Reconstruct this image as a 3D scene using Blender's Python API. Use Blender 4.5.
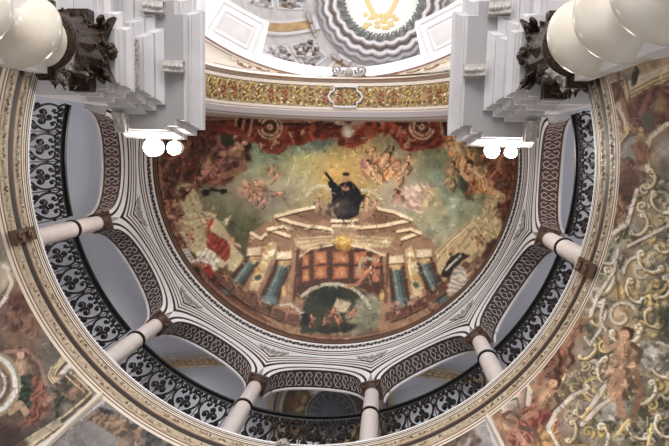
import bpy, math, random
import numpy as np
from mathutils import Matrix, Vector
for o in list(bpy.data.objects): bpy.data.objects.remove(o)
SC = bpy.context.scene
COL = SC.collection
rnd = random.Random(7)
NR = np.random.RandomState(11)
sin, cos, pi, rad = math.sin, math.cos, math.pi, math.radians

# ------------------------------------------------------------------ camera
U, V, F = 390.0, 149.5, 600.0            # where the vertical vanishes and the focal length, in a 669 x 446 frame
def _basis():
    z = np.array([(U-334.5)/F, (V-223)/F, 1.]); z /= np.linalg.norm(z)
    x = np.array([1., 0, 0]); x -= z*(x@z); x /= np.linalg.norm(x)
    y = np.cross(z, x); a = math.radians(1.4)
    R = np.array([[cos(a), sin(a), 0], [-sin(a), cos(a), 0], [0, 0, 1]])
    return R@np.array([x, y, z]), R@np.array([1.56, -.44, 1.6])
CM, CP = _basis()
cam = bpy.data.objects.new('camera', bpy.data.cameras.new('camera')); COL.objects.link(cam)
cam.data.sensor_width = 36; cam.data.lens = 36*F/669; cam.data.clip_start = .05; cam.data.clip_end = 300
mw = Matrix.Identity(4)
for i in range(3):
    mw[i][0] = CM[i, 0]; mw[i][1] = -CM[i, 1]; mw[i][2] = -CM[i, 2]; mw[i][3] = CP[i]
cam.matrix_world = mw
SC.camera = cam

# ------------------------------------------------------------------ light
w = bpy.data.worlds.new('world'); SC.world = w; w.use_nodes = True
bg = w.node_tree.nodes['Background']; bg.inputs[0].default_value = (.97, .975, 1, 1); bg.inputs[1].default_value = 0.62
def area(name, loc, to, size, power, col=(1, 1, 1)):
    l = bpy.data.lights.new(name, 'AREA'); l.size = size; l.energy = power; l.color = col
    o = bpy.data.objects.new(name, l); COL.objects.link(o); o.location = loc
    o.rotation_euler = (Vector(to)-Vector(loc)).to_track_quat('-Z', 'Y').to_euler()
    return o
area('nave_fill', (0, -15, 5), (0, -6, 20), 9, 3000, (1, .985, .97))  # unseen upward fill panel, added to brighten the crossing ring and cupola
for k in range(4):                        # daylight through the drum windows of the crossing
    an = rad(45+90*k)
    area('drum_daylight', (6.6*sin(an), -9.7+6.6*cos(an), 25.5), (-3*sin(an), -9.7-3*cos(an), 24), 2.6, 700)
for t, e in ((-92, 20), (-62, 15), (-30, 9), (0, 5), (30, 9), (62, 18), (92, 26)):   # unseen fill panels added inside the gallery to brighten its vault
    area('gallery_fill', (7.7*sin(rad(t)), 7.7*cos(rad(t)), 12.6), (5.6*sin(rad(t)), 5.6*cos(rad(t)), 16.4), 1.2, e, (.97, .98, 1))
vs = SC.view_settings
vs.view_transform = 'Standard'; vs.look = 'None'; vs.gamma = 1; vs.use_curve_mapping = False
vs.exposure = 0.0

# ------------------------------------------------------------------ helpers
def lin(c):
    return tuple(((v/255)/12.92 if v/255 <= .04045 else ((v/255+.055)/1.055)**2.4) for v in c)
def mat(name, c, rough=.6, metal=0., c2=None, scale=6., mix=.5, bump=0., bscale=30., emit=0., detail=4., spec=.4):
    m = bpy.data.materials.new(name); m.use_nodes = True; nt = m.node_tree; b = nt.nodes['Principled BSDF']
    b.inputs['Roughness'].default_value = rough; b.inputs['Metallic'].default_value = metal
    b.inputs['Specular IOR Level'].default_value = spec
    b.inputs['Base Color'].default_value = (*lin(c), 1)
    tc = nt.nodes.new('ShaderNodeTexCoord')
    if c2:
        n = nt.nodes.new('ShaderNodeTexNoise'); n.inputs['Scale'].default_value = scale; n.inputs['Detail'].default_value = detail
        r = nt.nodes.new('ShaderNodeValToRGB')
        r.color_ramp.elements[0].position = .5-mix*.4; r.color_ramp.elements[1].position = .5+mix*.4
        r.color_ramp.elements[0].color = (*lin(c), 1); r.color_ramp.elements[1].color = (*lin(c2), 1)
        nt.links.new(tc.outputs['Object'], n.inputs['Vector']); nt.links.new(n.outputs['Fac'], r.inputs['Fac'])
        nt.links.new(r.outputs['Color'], b.inputs['Base Color'])
    if bump:
        n = nt.nodes.new('ShaderNodeTexNoise'); n.inputs['Scale'].default_value = bscale
        u = nt.nodes.new('ShaderNodeBump'); u.inputs['Strength'].default_value = bump; u.inputs['Distance'].default_value = .03
        nt.links.new(tc.outputs['Object'], n.inputs['Vector']); nt.links.new(n.outputs['Fac'], u.inputs['Height']); nt.links.new(u.outputs['Normal'], b.inputs['Normal'])
    if emit:
        b.inputs['Emission Color'].default_value = (*lin(c), 1); b.inputs['Emission Strength'].default_value = emit
    return m
def paint_mat(name, rough=.55):
    m = bpy.data.materials.new(name); m.use_nodes = True; nt = m.node_tree; b = nt.nodes['Principled BSDF']
    b.inputs['Roughness'].default_value = rough; b.inputs['Specular IOR Level'].default_value = .25
    a = nt.nodes.new('ShaderNodeAttribute'); a.attribute_name = 'paint'
    tc = nt.nodes.new('ShaderNodeTexCoord')
    n = nt.nodes.new('ShaderNodeTexNoise'); n.inputs['Scale'].default_value = 14; n.inputs['Detail'].default_value = 6
    mr = nt.nodes.new('ShaderNodeMapRange'); mr.inputs['To Min'].default_value = .82; mr.inputs['To Max'].default_value = 1.18
    mx = nt.nodes.new('ShaderNodeVectorMath'); mx.operation = 'SCALE'
    nt.links.new(tc.outputs['Object'], n.inputs['Vector']); nt.links.new(n.outputs['Fac'], mr.inputs['Value'])
    nt.links.new(a.outputs['Color'], mx.inputs[0]); nt.links.new(mr.outputs['Result'], mx.inputs['Scale'])
    nt.links.new(mx.outputs['Vector'], b.inputs['Base Color'])
    return m
WHITE = mat('white_plaster', (208, 204, 206), .6, c2=(222, 218, 219), scale=1.5)
CREAM = mat('cream_plaster', (222, 208, 190), .6, c2=(236, 226, 212), scale=2)
GREY = mat('grey_plaster', (164, 160, 162), .7, c2=(176, 172, 174), scale=.8)
BRIGHT = mat('bright_plaster', (238, 236, 238), .6, c2=(230, 228, 230), scale=1)  # paler copy of the white plaster, light on piers and crossing put in
ENT = mat('cornice_plaster', (186, 182, 184), .6, c2=(200, 196, 197), scale=1.5)
SOFG = mat('cornice_soffit_shaded', (150, 146, 147), .7, c2=(160, 156, 156), scale=.8)  # cornice plaster again, with the underside's shade put into the grey
BLUEGREY = mat('gallery_plaster', (200, 201, 209), .75, c2=(210, 211, 218), scale=.5)
DARK = mat('dark_brown_line', (48, 38, 36), .6)
BROWN = mat('brown_moulding', (112, 84, 68), .6, c2=(140, 108, 86), scale=5)
TAN = mat('gilded_tan', (166, 146, 120), .5, c2=(200, 184, 160), scale=9, bump=.4, bscale=25)
GOLD = mat('old_gold', (172, 136, 78), .45, .3, c2=(206, 176, 118), scale=8)
GOLDPALE = mat('pale_gold', (204, 190, 166), .5, .05, c2=(170, 146, 112), scale=7)
RUST = mat('rust_red', (150, 84, 58), .6, c2=(176, 112, 78), scale=6)
IRON = mat('wrought_iron', (16, 15, 17), .45, .3)
SOFFIT = mat('dark_soffit_ground', (52, 44, 42), .7, c2=(74, 62, 58), scale=6)
SOFFITR = mat('brown_soffit_ground', (96, 66, 56), .7, c2=(70, 52, 48), scale=6)
PALE = mat('pale_stucco', (184, 172, 168), .6)
STONE = mat('pale_stone_column', (196, 186, 184), .4, c2=(214, 204, 200), scale=4, mix=.8)
CAPBROWN = mat('brown_capital', (56, 42, 37), .5, c2=(92, 66, 54), scale=20)
MARBLE = mat('cream_marble', (224, 217, 206), .24, c2=(188, 174, 154), scale=2.2, mix=.9, spec=.5)
BRONZE = mat('dark_carved_wood', (10, 8, 7), .4, .2, c2=(72, 50, 34), scale=30, mix=.45, bump=.7, bscale=34, spec=.35)
STUCCO = mat('relief_stucco', (198, 192, 188), .6, c2=(160, 152, 146), scale=14)
LAMP = mat('lamp_lens', (255, 248, 235), .3, emit=40)
HOUSING = mat('lamp_housing', (225, 225, 225), .4)
SLATE = mat('blue_grey_coffer', (150, 154, 160), .7, c2=(176, 178, 180), scale=8)
FRESCO = paint_mat('fresco_paint')

class MB:
    def __init__(s): s.v = []; s.f = []; s.m = []; s.mi = 0
    def add(s, vs, fs):
        o = len(s.v); s.v.extend([tuple(map(float, p)) for p in vs]); s.f.extend([tuple(i+o for i in f) for f in fs]); s.m.extend([s.mi]*len(fs))
    def grid(s, P, close=False):
        n = len(P); k = len(P[0]); vs = [p for r in P for p in r]; fs = []
        for i in range(n-1):
            for j in range(k if close else k-1):
                fs.append((i*k+j, i*k+(j+1) % k, (i+1)*k+(j+1) % k, (i+1)*k+j))
        s.add(vs, fs)
    def tube(s, P, r, n=5, N=None, flat=1.):
        P = np.array(P, float); k = len(P)
        if k < 2: return
        T = np.gradient(P, axis=0); T /= np.linalg.norm(T, axis=1)[:, None]+1e-9
        if N is None:
            N = np.tile([0, 0, 1.], (k, 1)); bad = np.abs(T[:, 2]) > .9; N[bad] = [1, 0, 0]
        else:
            N = np.array(N, float); N = np.tile(N, (k, 1)) if N.ndim == 1 else N
        N = N-T*(N*T).sum(1)[:, None]; N /= np.linalg.norm(N, axis=1)[:, None]+1e-9
        B = np.cross(T, N); r = np.broadcast_to(r, (k,))
        rings = []
        for i in range(k):
            rings.append([P[i]+r[i]*(cos(2*pi*j/n)*B[i]+flat*sin(2*pi*j/n)*N[i]) for j in range(n)])
        o = len(s.v); s.grid(rings, True)
        s.f.append(tuple(o+j for j in range(n))); s.f.append(tuple(o+(k-1)*n+j for j in reversed(range(n)))); s.m += [s.mi]*2
    def prism(s, poly, z0, z1, poly2=None):
        n = len(poly); q = poly2 or poly
        s.add([(p[0], p[1], z0) for p in poly]+[(p[0], p[1], z1) for p in q],
              [tuple(reversed(range(n))), tuple(range(n, 2*n))]+[(i, (i+1) % n, n+(i+1) % n, n+i) for i in range(n)])
    def box(s, a, b):
        s.prism([(a[0], a[1]), (b[0], a[1]), (b[0], b[1]), (a[0], b[1])], a[2], b[2])
    def lathe(s, prof, c=(0, 0), n=24, cap=True):
        P = [[(c[0]+r*cos(2*pi*j/n), c[1]+r*sin(2*pi*j/n), z) for j in range(n)] for r, z in prof]
        o = len(s.v); s.grid(P, True)
        if cap:
            s.f.append(tuple(o+j for j in reversed(range(n)))); s.f.append(tuple(o+(len(prof)-1)*n+j for j in range(n))); s.m += [s.mi]*2
    def ball(s, c, r, n=8, k=5):
        rx, ry, rz = r if hasattr(r, '__len__') else (r, r, r)
        P = [[(c[0]+rx*sin(pi*(i+.02)/(k+.04))*cos(2*pi*j/n), c[1]+ry*sin(pi*(i+.02)/(k+.04))*sin(2*pi*j/n), c[2]-rz*cos(pi*(i+.02)/(k+.04))) for j in range(n)] for i in range(k+1)]
        s.grid(P, True)
    def build(s, name, mats, parent=None, smooth=True, off=None, angle=35):
        if not isinstance(mats, (list, tuple)): mats = [mats]
        me = bpy.data.meshes.new(name); V = s.v
        if off is not None: V = [(p[0]-off[0], p[1]-off[1], p[2]-off[2]) for p in V]
        me.from_pydata(V, [], s.f)
        for m in mats: me.materials.append(m)
        me.polygons.foreach_set('material_index', s.m)
        if smooth:
            me.polygons.foreach_set('use_smooth', [True]*len(s.f))
            me.set_sharp_from_angle(angle=rad(angle))
        me.update()
        o = bpy.data.objects.new(name, me); COL.objects.link(o)
        if parent: o.parent = parent
        elif off is not None: o.location = off
        return o
def thing(name, label, cat, loc=(0, 0, 0), rz=0, group=None):
    o = bpy.data.objects.new(name, None); COL.objects.link(o); o.location = loc; o.rotation_euler = (0, 0, rz); o.empty_display_size = .2
    o['label'] = label; o['category'] = cat
    if group: o['group'] = group
    return o
def tag(o, label, cat, group=None):
    o['label'] = label; o['category'] = cat
    if group: o['group'] = group
    return o
def struct(o): o['kind'] = 'structure'; return o
def kids(o): return [c for c in bpy.data.objects if c.parent == o]
def dup(root, loc, rz, label):
    def cp(o, par):
        c = o.copy(); COL.objects.link(c)
        if par: c.parent = par
        for ch in kids(o): cp(ch, c)
        return c
    r = cp(root, None); r.location = loc; r.rotation_euler = (0, 0, rz); r['label'] = label
    return r
def pol(t, R, Z): return (R*sin(rad(t)), R*cos(rad(t)), Z)
def arcpts(t0, t1, n): return [t0+(t1-t0)*i/n for i in range(n+1)]
def revolve(prof, t0, t1, n, mats, name, c=(0, 0), parent=None, off=None):
    """prof: list of (R, Z, material slot of the strip that follows)"""
    mb = MB()
    for (r0, z0, m), (r1, z1, _) in zip(prof, prof[1:]):
        mb.mi = m
        mb.grid([[(c[0]+r0*sin(rad(t)), c[1]+r0*cos(rad(t)), z0) for t in arcpts(t0, t1, n)], [(c[0]+r1*sin(rad(t)), c[1]+r1*cos(rad(t)), z1) for t in arcpts(t0, t1, n)]])
    return mb.build(name, mats, parent, off=off)
def spiral(cx, cy, r, turns, a0, d=1, n=16, r1=.12):
    out = []
    for i in range(n+1):
        t = i/n; q = r*(1-t*(1-r1)); an = a0+d*2*pi*turns*t
        out.append((cx+q*cos(an), cy+q*sin(an)))
    return out
def bez(p0, p1, p2, p3, n=10):
    return [tuple((1-t)**3*a+3*(1-t)**2*t*b+3*(1-t)*t*t*c+t**3*d for a, b, c, d in zip(p0, p1, p2, p3)) for t in [i/n for i in range(n+1)]]

# ================================================================== STRUCTURE
TE = 104.6                     # the drum, the arcade and the gallery end against the piers at this angle
# --- drum below the gallery: carved cornice with two gilded leaf bands
LINES = [BRIGHT, TAN, DARK, BROWN, CREAM]
drum = [(5.05, 10.98, 4), (5.045, 11.15, 3), (5.04, 11.18, 4), (5.035, 11.22, 3), (5.03, 11.25, 1), (5.02, 11.46, 2), (5.015, 11.5, 2), (5.01, 11.57, 3), (5.005, 11.6, 1), (4.99, 11.78, 2), (4.988, 11.81, 4), (4.985, 11.84, 3), (4.982, 11.865, 4), (4.98, 11.89, 2), (4.975, 11.92, 4), (4.972, 11.94, 2), (4.97, 11.96, 0), (4.965, 12.0, 0), (5.3, 12.02, 0)]
TD = 110.3
struct(revolve(drum, -TD, TD, 170, LINES, 'trim_1'))
def leaf_band(z, R, h, step, t0, t1, name, mats):
    mb = MB(); t = t0; k = 0
    while t < t1:
        for q in range(3):
            mb.mi = rnd.choice((0, 0, 0, 1, 1, 2)); an = rnd.uniform(-.5, .5)+(1.0 if q == 1 else 0); L = rnd.uniform(.5, 1)
            u0, v0 = t+step*(.2+.3*q), z+rnd.uniform(-.35, .35)*h
            w_, l_ = .24*step*L, h*.62*L
            pt = lambda a, b, r: pol(u0+(a*cos(an)*w_-b*sin(an)*l_*10), R-r, v0+(a*sin(an)*w_*.1+b*cos(an)*l_))
            mb.add([pt(0, -1, 0), pt(1, 0, .002), pt(0, 1, 0), pt(-1, 0, .002), pt(0, 0, .03)], [(0, 1, 4), (1, 2, 4), (2, 3, 4), (3, 0, 4)])
        k += 1; t += step
    return mb.build(name, mats)
LB = [mat('leaf_pale', (226, 216, 204), .5, c2=(206, 186, 156), scale=9), mat('leaf_brown', (146, 124, 100), .5, c2=(190, 172, 150), scale=12), mat('leaf_dark', (122, 98, 76), .6)]
struct(leaf_band(11.355, 5.022, .1, 1.3, -TD+.3, TD-.5, 'trim_2', LB))
struct(leaf_band(11.69, 4.992, .09, 1.1, -TD+.3, TD-.5, 'trim_3', LB))

# --- gallery: floor, back wall, pale annular vault
struct(revolve([(5.3, 12.0, 0), (8.1, 12.0, 0)], -128, 128, 100, [BROWN], 'floor'))
struct(revolve([(8.1, 12.1, 0), (8.1, 15.0, 0)], -128, 128, 90, [BLUEGREY], 'wall_gallery'))
struct(revolve([(8.1, 15.0, 0), (8.0, 15.4, 0), (7.7, 15.9, 0), (7.2, 16.3, 0), (6.6, 16.5, 0), (6.0, 16.5, 0), (5.5, 16.35, 0)], -128, 128, 90, [BLUEGREY], 'ceiling_gallery'))
# --- arcade
BAYS = [-90, -60, -30, 0, 30, 60, 90]
ZS, HA, WA = 14.78, 1.1, 12.9
def arch_pt(tc, d, q, R=5.0):
    """q in -1..1 along the arch, d = distance outside the arch edge; clipped to its bay"""
    wr = WA+math.degrees(d/5.0); hh = HA+d
    t = q*min(wr, 14.99)
    z = min(16.29+.38*max(d, .05), ZS+hh*math.sqrt(max(0, 1-(t/wr)**2)))
    return pol(tc+t, R, z)
QS = [sin(pi/2*q/20) for q in range(-20, 21)]
mb = MB()
ZT = 16.62
for tc in BAYS:
    mb.grid([[arch_pt(tc, 0, q) for q in QS], [pol(tc+q*15, 5.0, ZT) for q in QS]])
    mb.grid([[arch_pt(tc, 0, q, 5.5) for q in QS], [pol(tc+q*15, 5.5, ZT) for q in QS]])
    for sg in (-1, 1):
        mb.grid([[pol(tc+sg*WA, 5.0, ZS), pol(tc+sg*15, 5.0, ZS)], [pol(tc+sg*WA, 5.5, ZS), pol(tc+sg*15, 5.5, ZS)]])
        mb.grid([[pol(tc+sg*WA, 5.0, ZS), pol(tc+sg*15, 5.0, ZS)], [pol(tc+sg*WA, 5.0, ZT), pol(tc+sg*15, 5.0, ZT)]])
struct(mb.build('wall_arcade', GREY))
# archivolt mouldings of each arch, and the painted soffits
BANDS = [(-.03, .05, .02, 0), (.05, .11, .022, 1), (.11, .27, .034, 0), (.27, .35, .036, 1), (.35, .41, .046, 0), (.41, .46, .048, 1), (.46, .52, .058, 0), (.52, .57, .06, 3), (.57, .63, .07, 0), (.63, .68, .072, 1), (.68, .74, .08, 0)]
for k, tc in enumerate(BAYS):
    mb = MB()
    for d0, d1, pr, m in BANDS:
        mb.mi = m
        R1 = 5.0-pr
        mb.grid([[arch_pt(tc, d0, q, 5.0) for q in QS], [arch_pt(tc, d0, q, R1) for q in QS], [arch_pt(tc, d1, q, R1) for q in QS], [arch_pt(tc, d1, q, 5.0) for q in QS]])
    struct(mb.build('trim_%d' % (4+k), [BRIGHT, DARK, CREAM, BROWN]))
    mb = MB()
    mb.grid([[arch_pt(tc, 0, q, 5.0) for q in QS], [arch_pt(tc, 0, q, 5.5) for q in QS]])
    mb.mi = 1
    L = 26
    def sof(u, v):        # u -1..1 along, v 0..1 across
        a = sin(pi/2*u); p = np.array(arch_pt(tc, 0, a, 5.04+.42*v)); return p+np.array([0, 0, -.006])-.004*np.array(pol(tc, 1, 0))
    for i in range(15):
        u0 = -1+2*(i+.5)/15; s = 1 if i % 2 else -1
        for sg in (-1, 1):
            pts = bez((u0-.07, .5), (u0-.04, .5+sg*.5), (u0+.02, .5+sg*.5), (u0+.035, .5+sg*.2), 6)+[(u0+.035-.02*sin(q), .5+sg*(.2-.1*q/3)) for q in (1, 2, 3)]
            mb.tube([sof(*p) for p in pts], .011, 4, flat=.4)
            mb.tube([sof(*p) for p in bez((u0-.06, .5+sg*.42), (u0-.04, .5+sg*.2), (u0-.02, .5+sg*.1), (u0, .5), 5)], .009, 4, flat=.4)
    mb.mi = 2; mb.tube([arch_pt(tc, -.01, q, 5.5) for q in QS], .035, 5)  # white edge tube standing in for gallery light on the outer rim
    struct(mb.build('trim_%d' % (11+k), [SOFFITR if abs(tc) > 80 else SOFFIT, PALE, WHITE]))
# spandrel ornaments above every column
mb = MB()
for tc in [-75, -45, -15, 15, 45, 75]:
    def sp(u, v): return pol(tc+u, 4.93, v)
    for sg in (-1, 1):
        for pts in (bez((0, 16.0), (sg*1.2, 16.1), (sg*2.4, 16.25), (sg*2.2, 16.4), 8)+[(sg*x, z) for x, z in ((1.7, 16.45), (1.4, 16.38), (1.6, 16.32))],
                    bez((sg*2.4, 16.5), (sg*3.4, 16.4), (sg*4.6, 16.5), (sg*4.4, 16.57), 6),
                    bez((0, 16.5), (sg*.6, 16.3), (sg*.7, 16.2), (0, 16.1), 6)):
            mb.tube([sp(*p) for p in pts], .03, 4, flat=.6)
    mb.mi = 1
    for sg in (-1, 1):
        mb.tube([sp(0, 15.93), sp(sg*1.9, 16.12), sp(sg*4.2, 16.38)], .02, 4)
    mb.mi = 0
struct(mb.build('trim_18', [STUCCO, DARK]))
# ring cornice round the fresco
ring = [(4.96, 16.56, 0), (4.9, 16.57, 0), (4.9, 16.62, 1), (4.89, 16.67, 0), (4.885, 16.72, 3), (4.88, 16.77, 0), (4.875, 16.85, 1), (4.87, 16.92, 0), (4.865, 16.98, 2), (4.855, 17.34, 0), (4.84, 17.39, 1), (4.83, 17.46, 3), (4.825, 17.54, 1), (4.82, 17.58, 3), (4.815, 17.64, 1), (4.81, 17.7, 1)]
struct(revolve(ring, -TE, TE, 180, [BRIGHT, DARK, BRIGHT, BROWN], 'trim_19'))
mb = MB(); t = -TE+1; k = 0
while t < TE-2:
    sg = 1 if k % 2 else -1
    R = 4.862
    mb.tube([pol(t+u, R, 17.17+v) for u, v in bez((0, -.1*sg), (.3, .12*sg), (.9, .12*sg), (1.0, 0), 6)+[(.8, -.05*sg), (.6, 0)]], .032, 4, flat=.5)
    mb.tube([pol(t+u, R, 17.17+v) for u, v in ((.95, -.1), (1.1, 0), (1.05, .1))], .03, 4, flat=.5)
    t += 1.25; k += 1
struct(mb.build('trim_20', [mat('dark_arabesque', (70, 60, 60), .6)]))
# gilt cornice strips crossing the gallery vault and the framed window bays
def strip(a, b, name):
    mb = MB(); a = np.array(a); b = np.array(b); d = b-a; n = 14
    for j, (o, r) in enumerate(((-.12, .035), (.12, .05))):
        mb.mi = 1; mb.tube([a+np.array([0, o, 0]), b+np.array([0, o, 0])], r, 6)
    mb.mi = 0
    mb.tube([a+d*t+np.array([0, .045*sin(t*n*2*pi), -.02]) for t in np.linspace(0, 1, n*10)], .03, 5)
    return struct(mb.build(name, [GOLD, GOLDPALE]))
strip((-4.25, 5.25, 16.36), (-1.95, 4.95, 16.22), 'trim_21')
strip((1.95, 4.95, 16.22), (4.25, 5.25, 16.36), 'trim_22')

# --- piers either side (the right one stands a hand further out)
SH = {-1: 0., 1: .38}
for s, nm in ((-1, 'left'), (1, 'right')):
    mb = MB(); d = SH[s]
    mb.box((min(s*(3.95+d), s*9), -6, 0), (max(s*(3.95+d), s*9), -1.73, 11.0))
    mb.box((min(s*(3.95+d), s*9), -6, 11.0), (max(s*(3.95+d), s*9), -1.73, 11.82))
    mb.box((min(s*(3.95+d), s*4.98), -6, 12.02), (max(s*(3.95+d), s*4.98), -1.3, 19.6))
    struct(mb.build('wall_pier_'+nm, BRIGHT, smooth=False))
# --- triumphal arch
AC, AR, AY0, AY1 = 15.65, 3.2, -1.28, -2.5
TH = [pi*i/64 for i in range(65)]
def arch2(th, R, Y): return (.15-R*cos(th), Y, AC+R*sin(th))
mb = MB()
prof = [(3.75, -1.28, 0), (3.3, -1.28, 0), (3.22, -1.3, 0), (3.2, -1.33, 1), (3.16, -1.36, 1), (3.16, -1.5, 0), (3.2, -1.53, 2), (3.17, -1.56, 2), (3.17, -1.62, 0), (3.2, -1.63, 3), (3.2, -2.21, 0), (3.17, -2.22, 2), (3.17, -2.3, 3), (3.2, -2.32, 0), (3.14, -2.36, 4), (3.14, -2.42, 2), (3.2, -2.46, 2), (3.3, -2.5, 2)]
for (r0, y0, m), (r1, y1, _) in zip(prof, prof[1:]):
    mb.mi = m; mb.grid([[arch2(t, r0, y0) for t in TH], [arch2(t, r1, y1) for t in TH]])
mb.mi = 0
mb.grid([[arch2(t, 3.75, -1.28) for t in TH], [(-5.5*cos(t), -1.28, AC+6*sin(t)) for t in TH]])
for s in (-1, 1):
    mb.box((min(s*3.2, s*3.8)+.15, -2.5, 14.0), (max(s*3.2, s*3.8)+.15, -1.28, AC))
GROUND = mat('arch_panel_ground', (186, 164, 132), .6, c2=(160, 134, 100), scale=9)
struct(mb.build('wall_arch', [mat('arch_plaster', (200, 188, 180), .6), mat('arch_grey', (168, 158, 158), .6), mat('arch_fillet', (224, 212, 198), .6), GROUND, BROWN]))
# gold arabesque of the arch soffit
mb = MB()
def ap(a, v): return (.15-3.185*cos(a), -1.64-.56*v, AC+3.185*sin(a))
step = .125; k = 0; a = .2
while a < pi-.25:
    mid = abs(a+step/2-pi/2) < .16
    for sg in (-1, 1):
        mb.mi = 0
        pts = bez((0, .5), (.1, .5+sg*.55), (.5, .5+sg*.55), (.55, .5+sg*.25), 8)+[(.55-.2*sin(q), .5+sg*(.25-.06*q)) for q in (.8, 1.6, 2.4)]
        mb.tube([ap(a+p[0]*step, p[1]) for p in pts], .034, 4, flat=.5)
        mb.mi = 2
        pts = bez((1, .5), (.9, .5+sg*.5), (.75, .5+sg*.45), (.7, .5+sg*.15), 6)
        mb.tube([ap(a+p[0]*step, p[1]) for p in pts], .03, 4, flat=.5)
        mb.tube([ap(a+step*.2, .5+sg*.35), ap(a+step*.35, .5+sg*.2)], .04, 4, flat=.5)
    mb.mi = 1 if k % 4 in (1, 2) else 0
    for q in range(6):
        an = q*pi/3+.3
        c = ap(a+step*(.82+.16*cos(an)), .5+.22*sin(an)); mb.ball(c, .05, 6, 3)
    for q in range(16):
        mb.mi = 2+q % 3; c = ap(a+rnd.random()*step, rnd.uniform(.02, .98)); mb.ball(c, (rnd.uniform(.02, .06), rnd.uniform(.02, .05), .02), 6, 3)
    a += step; k += 1
struct(mb.build('trim_23', [GOLD, RUST, mat('olive_gold', (130, 108, 70), .5), mat('umber_leaf', (104, 80, 58), .6), mat('cream_leaf', (226, 210, 180), .6)]))
# white quatrefoil frame at the crown
mb = MB()
q = [(-.115, .98), (-.115, .8), (-.15, .7), (-.17, .5), (-.15, .3), (-.115, .2), (-.115, .02), (0, -.02), (.115, .02), (.115, .2), (.15, .3), (.17, .5), (.15, .7), (.115, .8), (.115, .98), (0, 1.02), (-.115, .98)]
mb.tube([(lambda p: (p[0]*.99, p[1], AC+(p[2]-AC)*.985))(ap(pi/2+.03+x*.9, y)) for x, y in q], .035, 5)
struct(mb.build('trim_24', WHITE))
# --- pendentives between the arch and the ring of the crossing
RC, RR, RZ = (0, -9.7), 7.3, 19.15
mb = MB()
XS = [-4.4+8.8*i/60 for i in range(61)]
P = []
for j in range(7):
    f = j/6; row = []
    for x in XS:
        xa = max(-3.19, min(3.19, x*3.19/4.4)); za = AC+math.sqrt(3.25**2-xa**2); yr = RC[1]+math.sqrt(RR*RR-x*x)
        row.append((xa*(1-f)+x*f, -2.5*(1-f)+yr*f, za*(1-f)+RZ*f+.25*sin(pi*f)*abs(x)/4.4))
    P.append(row)
mb.grid(P)
mb.mi = 1
def pend(i, j):
    i0 = min(59, max(0, int(i))); j0 = min(5, max(0, int(j))); fi = i-i0; fj = j-j0
    g = lambda a, b: np.array(P[b][a])
    p = (g(i0, j0)*(1-fi)+g(i0+1, j0)*fi)*(1-fj)+(g(i0, j0+1)*(1-fi)+g(i0+1, j0+1)*fi)*fj
    return p+np.array([0, .03, -.07])
for sg in (-1, 1):
    C = 30
    for x0 in (8.5, 13, 17.5, 21.5):
        sc = .5+.05*(x0-8)
        for fl in (-1, 1):
            pts = [(x0+a, 3+fl*b) for a, b in bez((-2, 0), (-1, 2.2), (1.2, 2.2), (1.3, .9), 8)]+[(x0+a, 3+fl*b) for a, b in ((.9, .3), (.3, .4), (.3, 1), (.8, 1.2))]
            mb.mi = 1 if fl > 0 else 2
            mb.tube([pend(C+sg*a, b) for a, b in pts], .03*sc+.02, 4, flat=.6)
        mb.ball(pend(C+sg*(x0+2), 3), (.09*sc, .09*sc, .09*sc), 6, 4)
    mb.mi = 2
    for b in (.6, 5.4):
        mb.tube([pend(C+sg*a, b) for a in np.linspace(4, 28, 30)], .025, 4)
struct(mb.build('wall_pendentive', [mat('pendentive_ground', (196, 182, 166), .6), GOLDPALE, BROWN]))
# --- the ring, drum and cupola of the crossing
def cprof(lip): return [(7.32, 19.12, 0), (7.28, 19.1, 1), (7.22, 19.12, 0), (7.2, 19.2, 0), (7.3-lip*.8, 19.26, 0), (7.3-lip, 19.3, 0), (7.3-lip, 19.42, 0), (7.3-lip-.05, 19.46, 0), (7.3-lip-.08, 19.56, 0), (7.25, 19.7, 0)]
struct(revolve(cprof(.34), -22.5, 22.5, 60, [BRIGHT, BROWN], 'trim_25', RC))
struct(revolve(cprof(.34), 22.5, 337.5, 160, [BRIGHT, BROWN], 'trim_26', RC))
def cdome(v):                      # v 0 at the drum, 1 at the oculus
    r = 3.95+(7.2-3.95)*math.cos(v*pi/2)**.9; z = 34+6*math.sin(v*pi/2) if v < 1 else 40
    return r, z, .72*v
mb = MB()
n = 96
for v0, v1 in zip(np.linspace(0, 1, 15), np.linspace(0, 1, 15)[1:]):
    rows = []
    for v in (v0, v1):
        r, z, ox = cdome(v); rows.append([(RC[0]+ox+r*sin(2*pi*j/n), RC[1]+r*cos(2*pi*j/n), z) for j in range(n)])
    mb.mi = 0; mb.grid(rows, True)
struct(mb.build('ceiling_crossing', [mat('cupola_plaster', (214, 208, 202), .7, c2=(186, 184, 184), scale=1.6)]))
mb = MB()
for j in range(8):                 # drum piers with daylight windows between them
    a0, a1 = 45*j-13, 45*j+13
    mb.grid([[(RC[0]+7.25*sin(rad(t)), RC[1]+7.25*cos(rad(t)), z) for t in arcpts(a0, a1, 6)] for z in (19.6, 34.05)])
mb.grid([[(RC[0]+7.25*sin(rad(t)), RC[1]+7.25*cos(rad(t)), z) for t in arcpts(0, 360, 90)] for z in (19.6, 20.8)])
mb.grid([[(RC[0]+7.25*sin(rad(t)), RC[1]+7.25*cos(rad(t)), z) for t in arcpts(0, 360, 90)] for z in (31.5, 34.05)])
struct(mb.build('wall_drum', WHITE))

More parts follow.
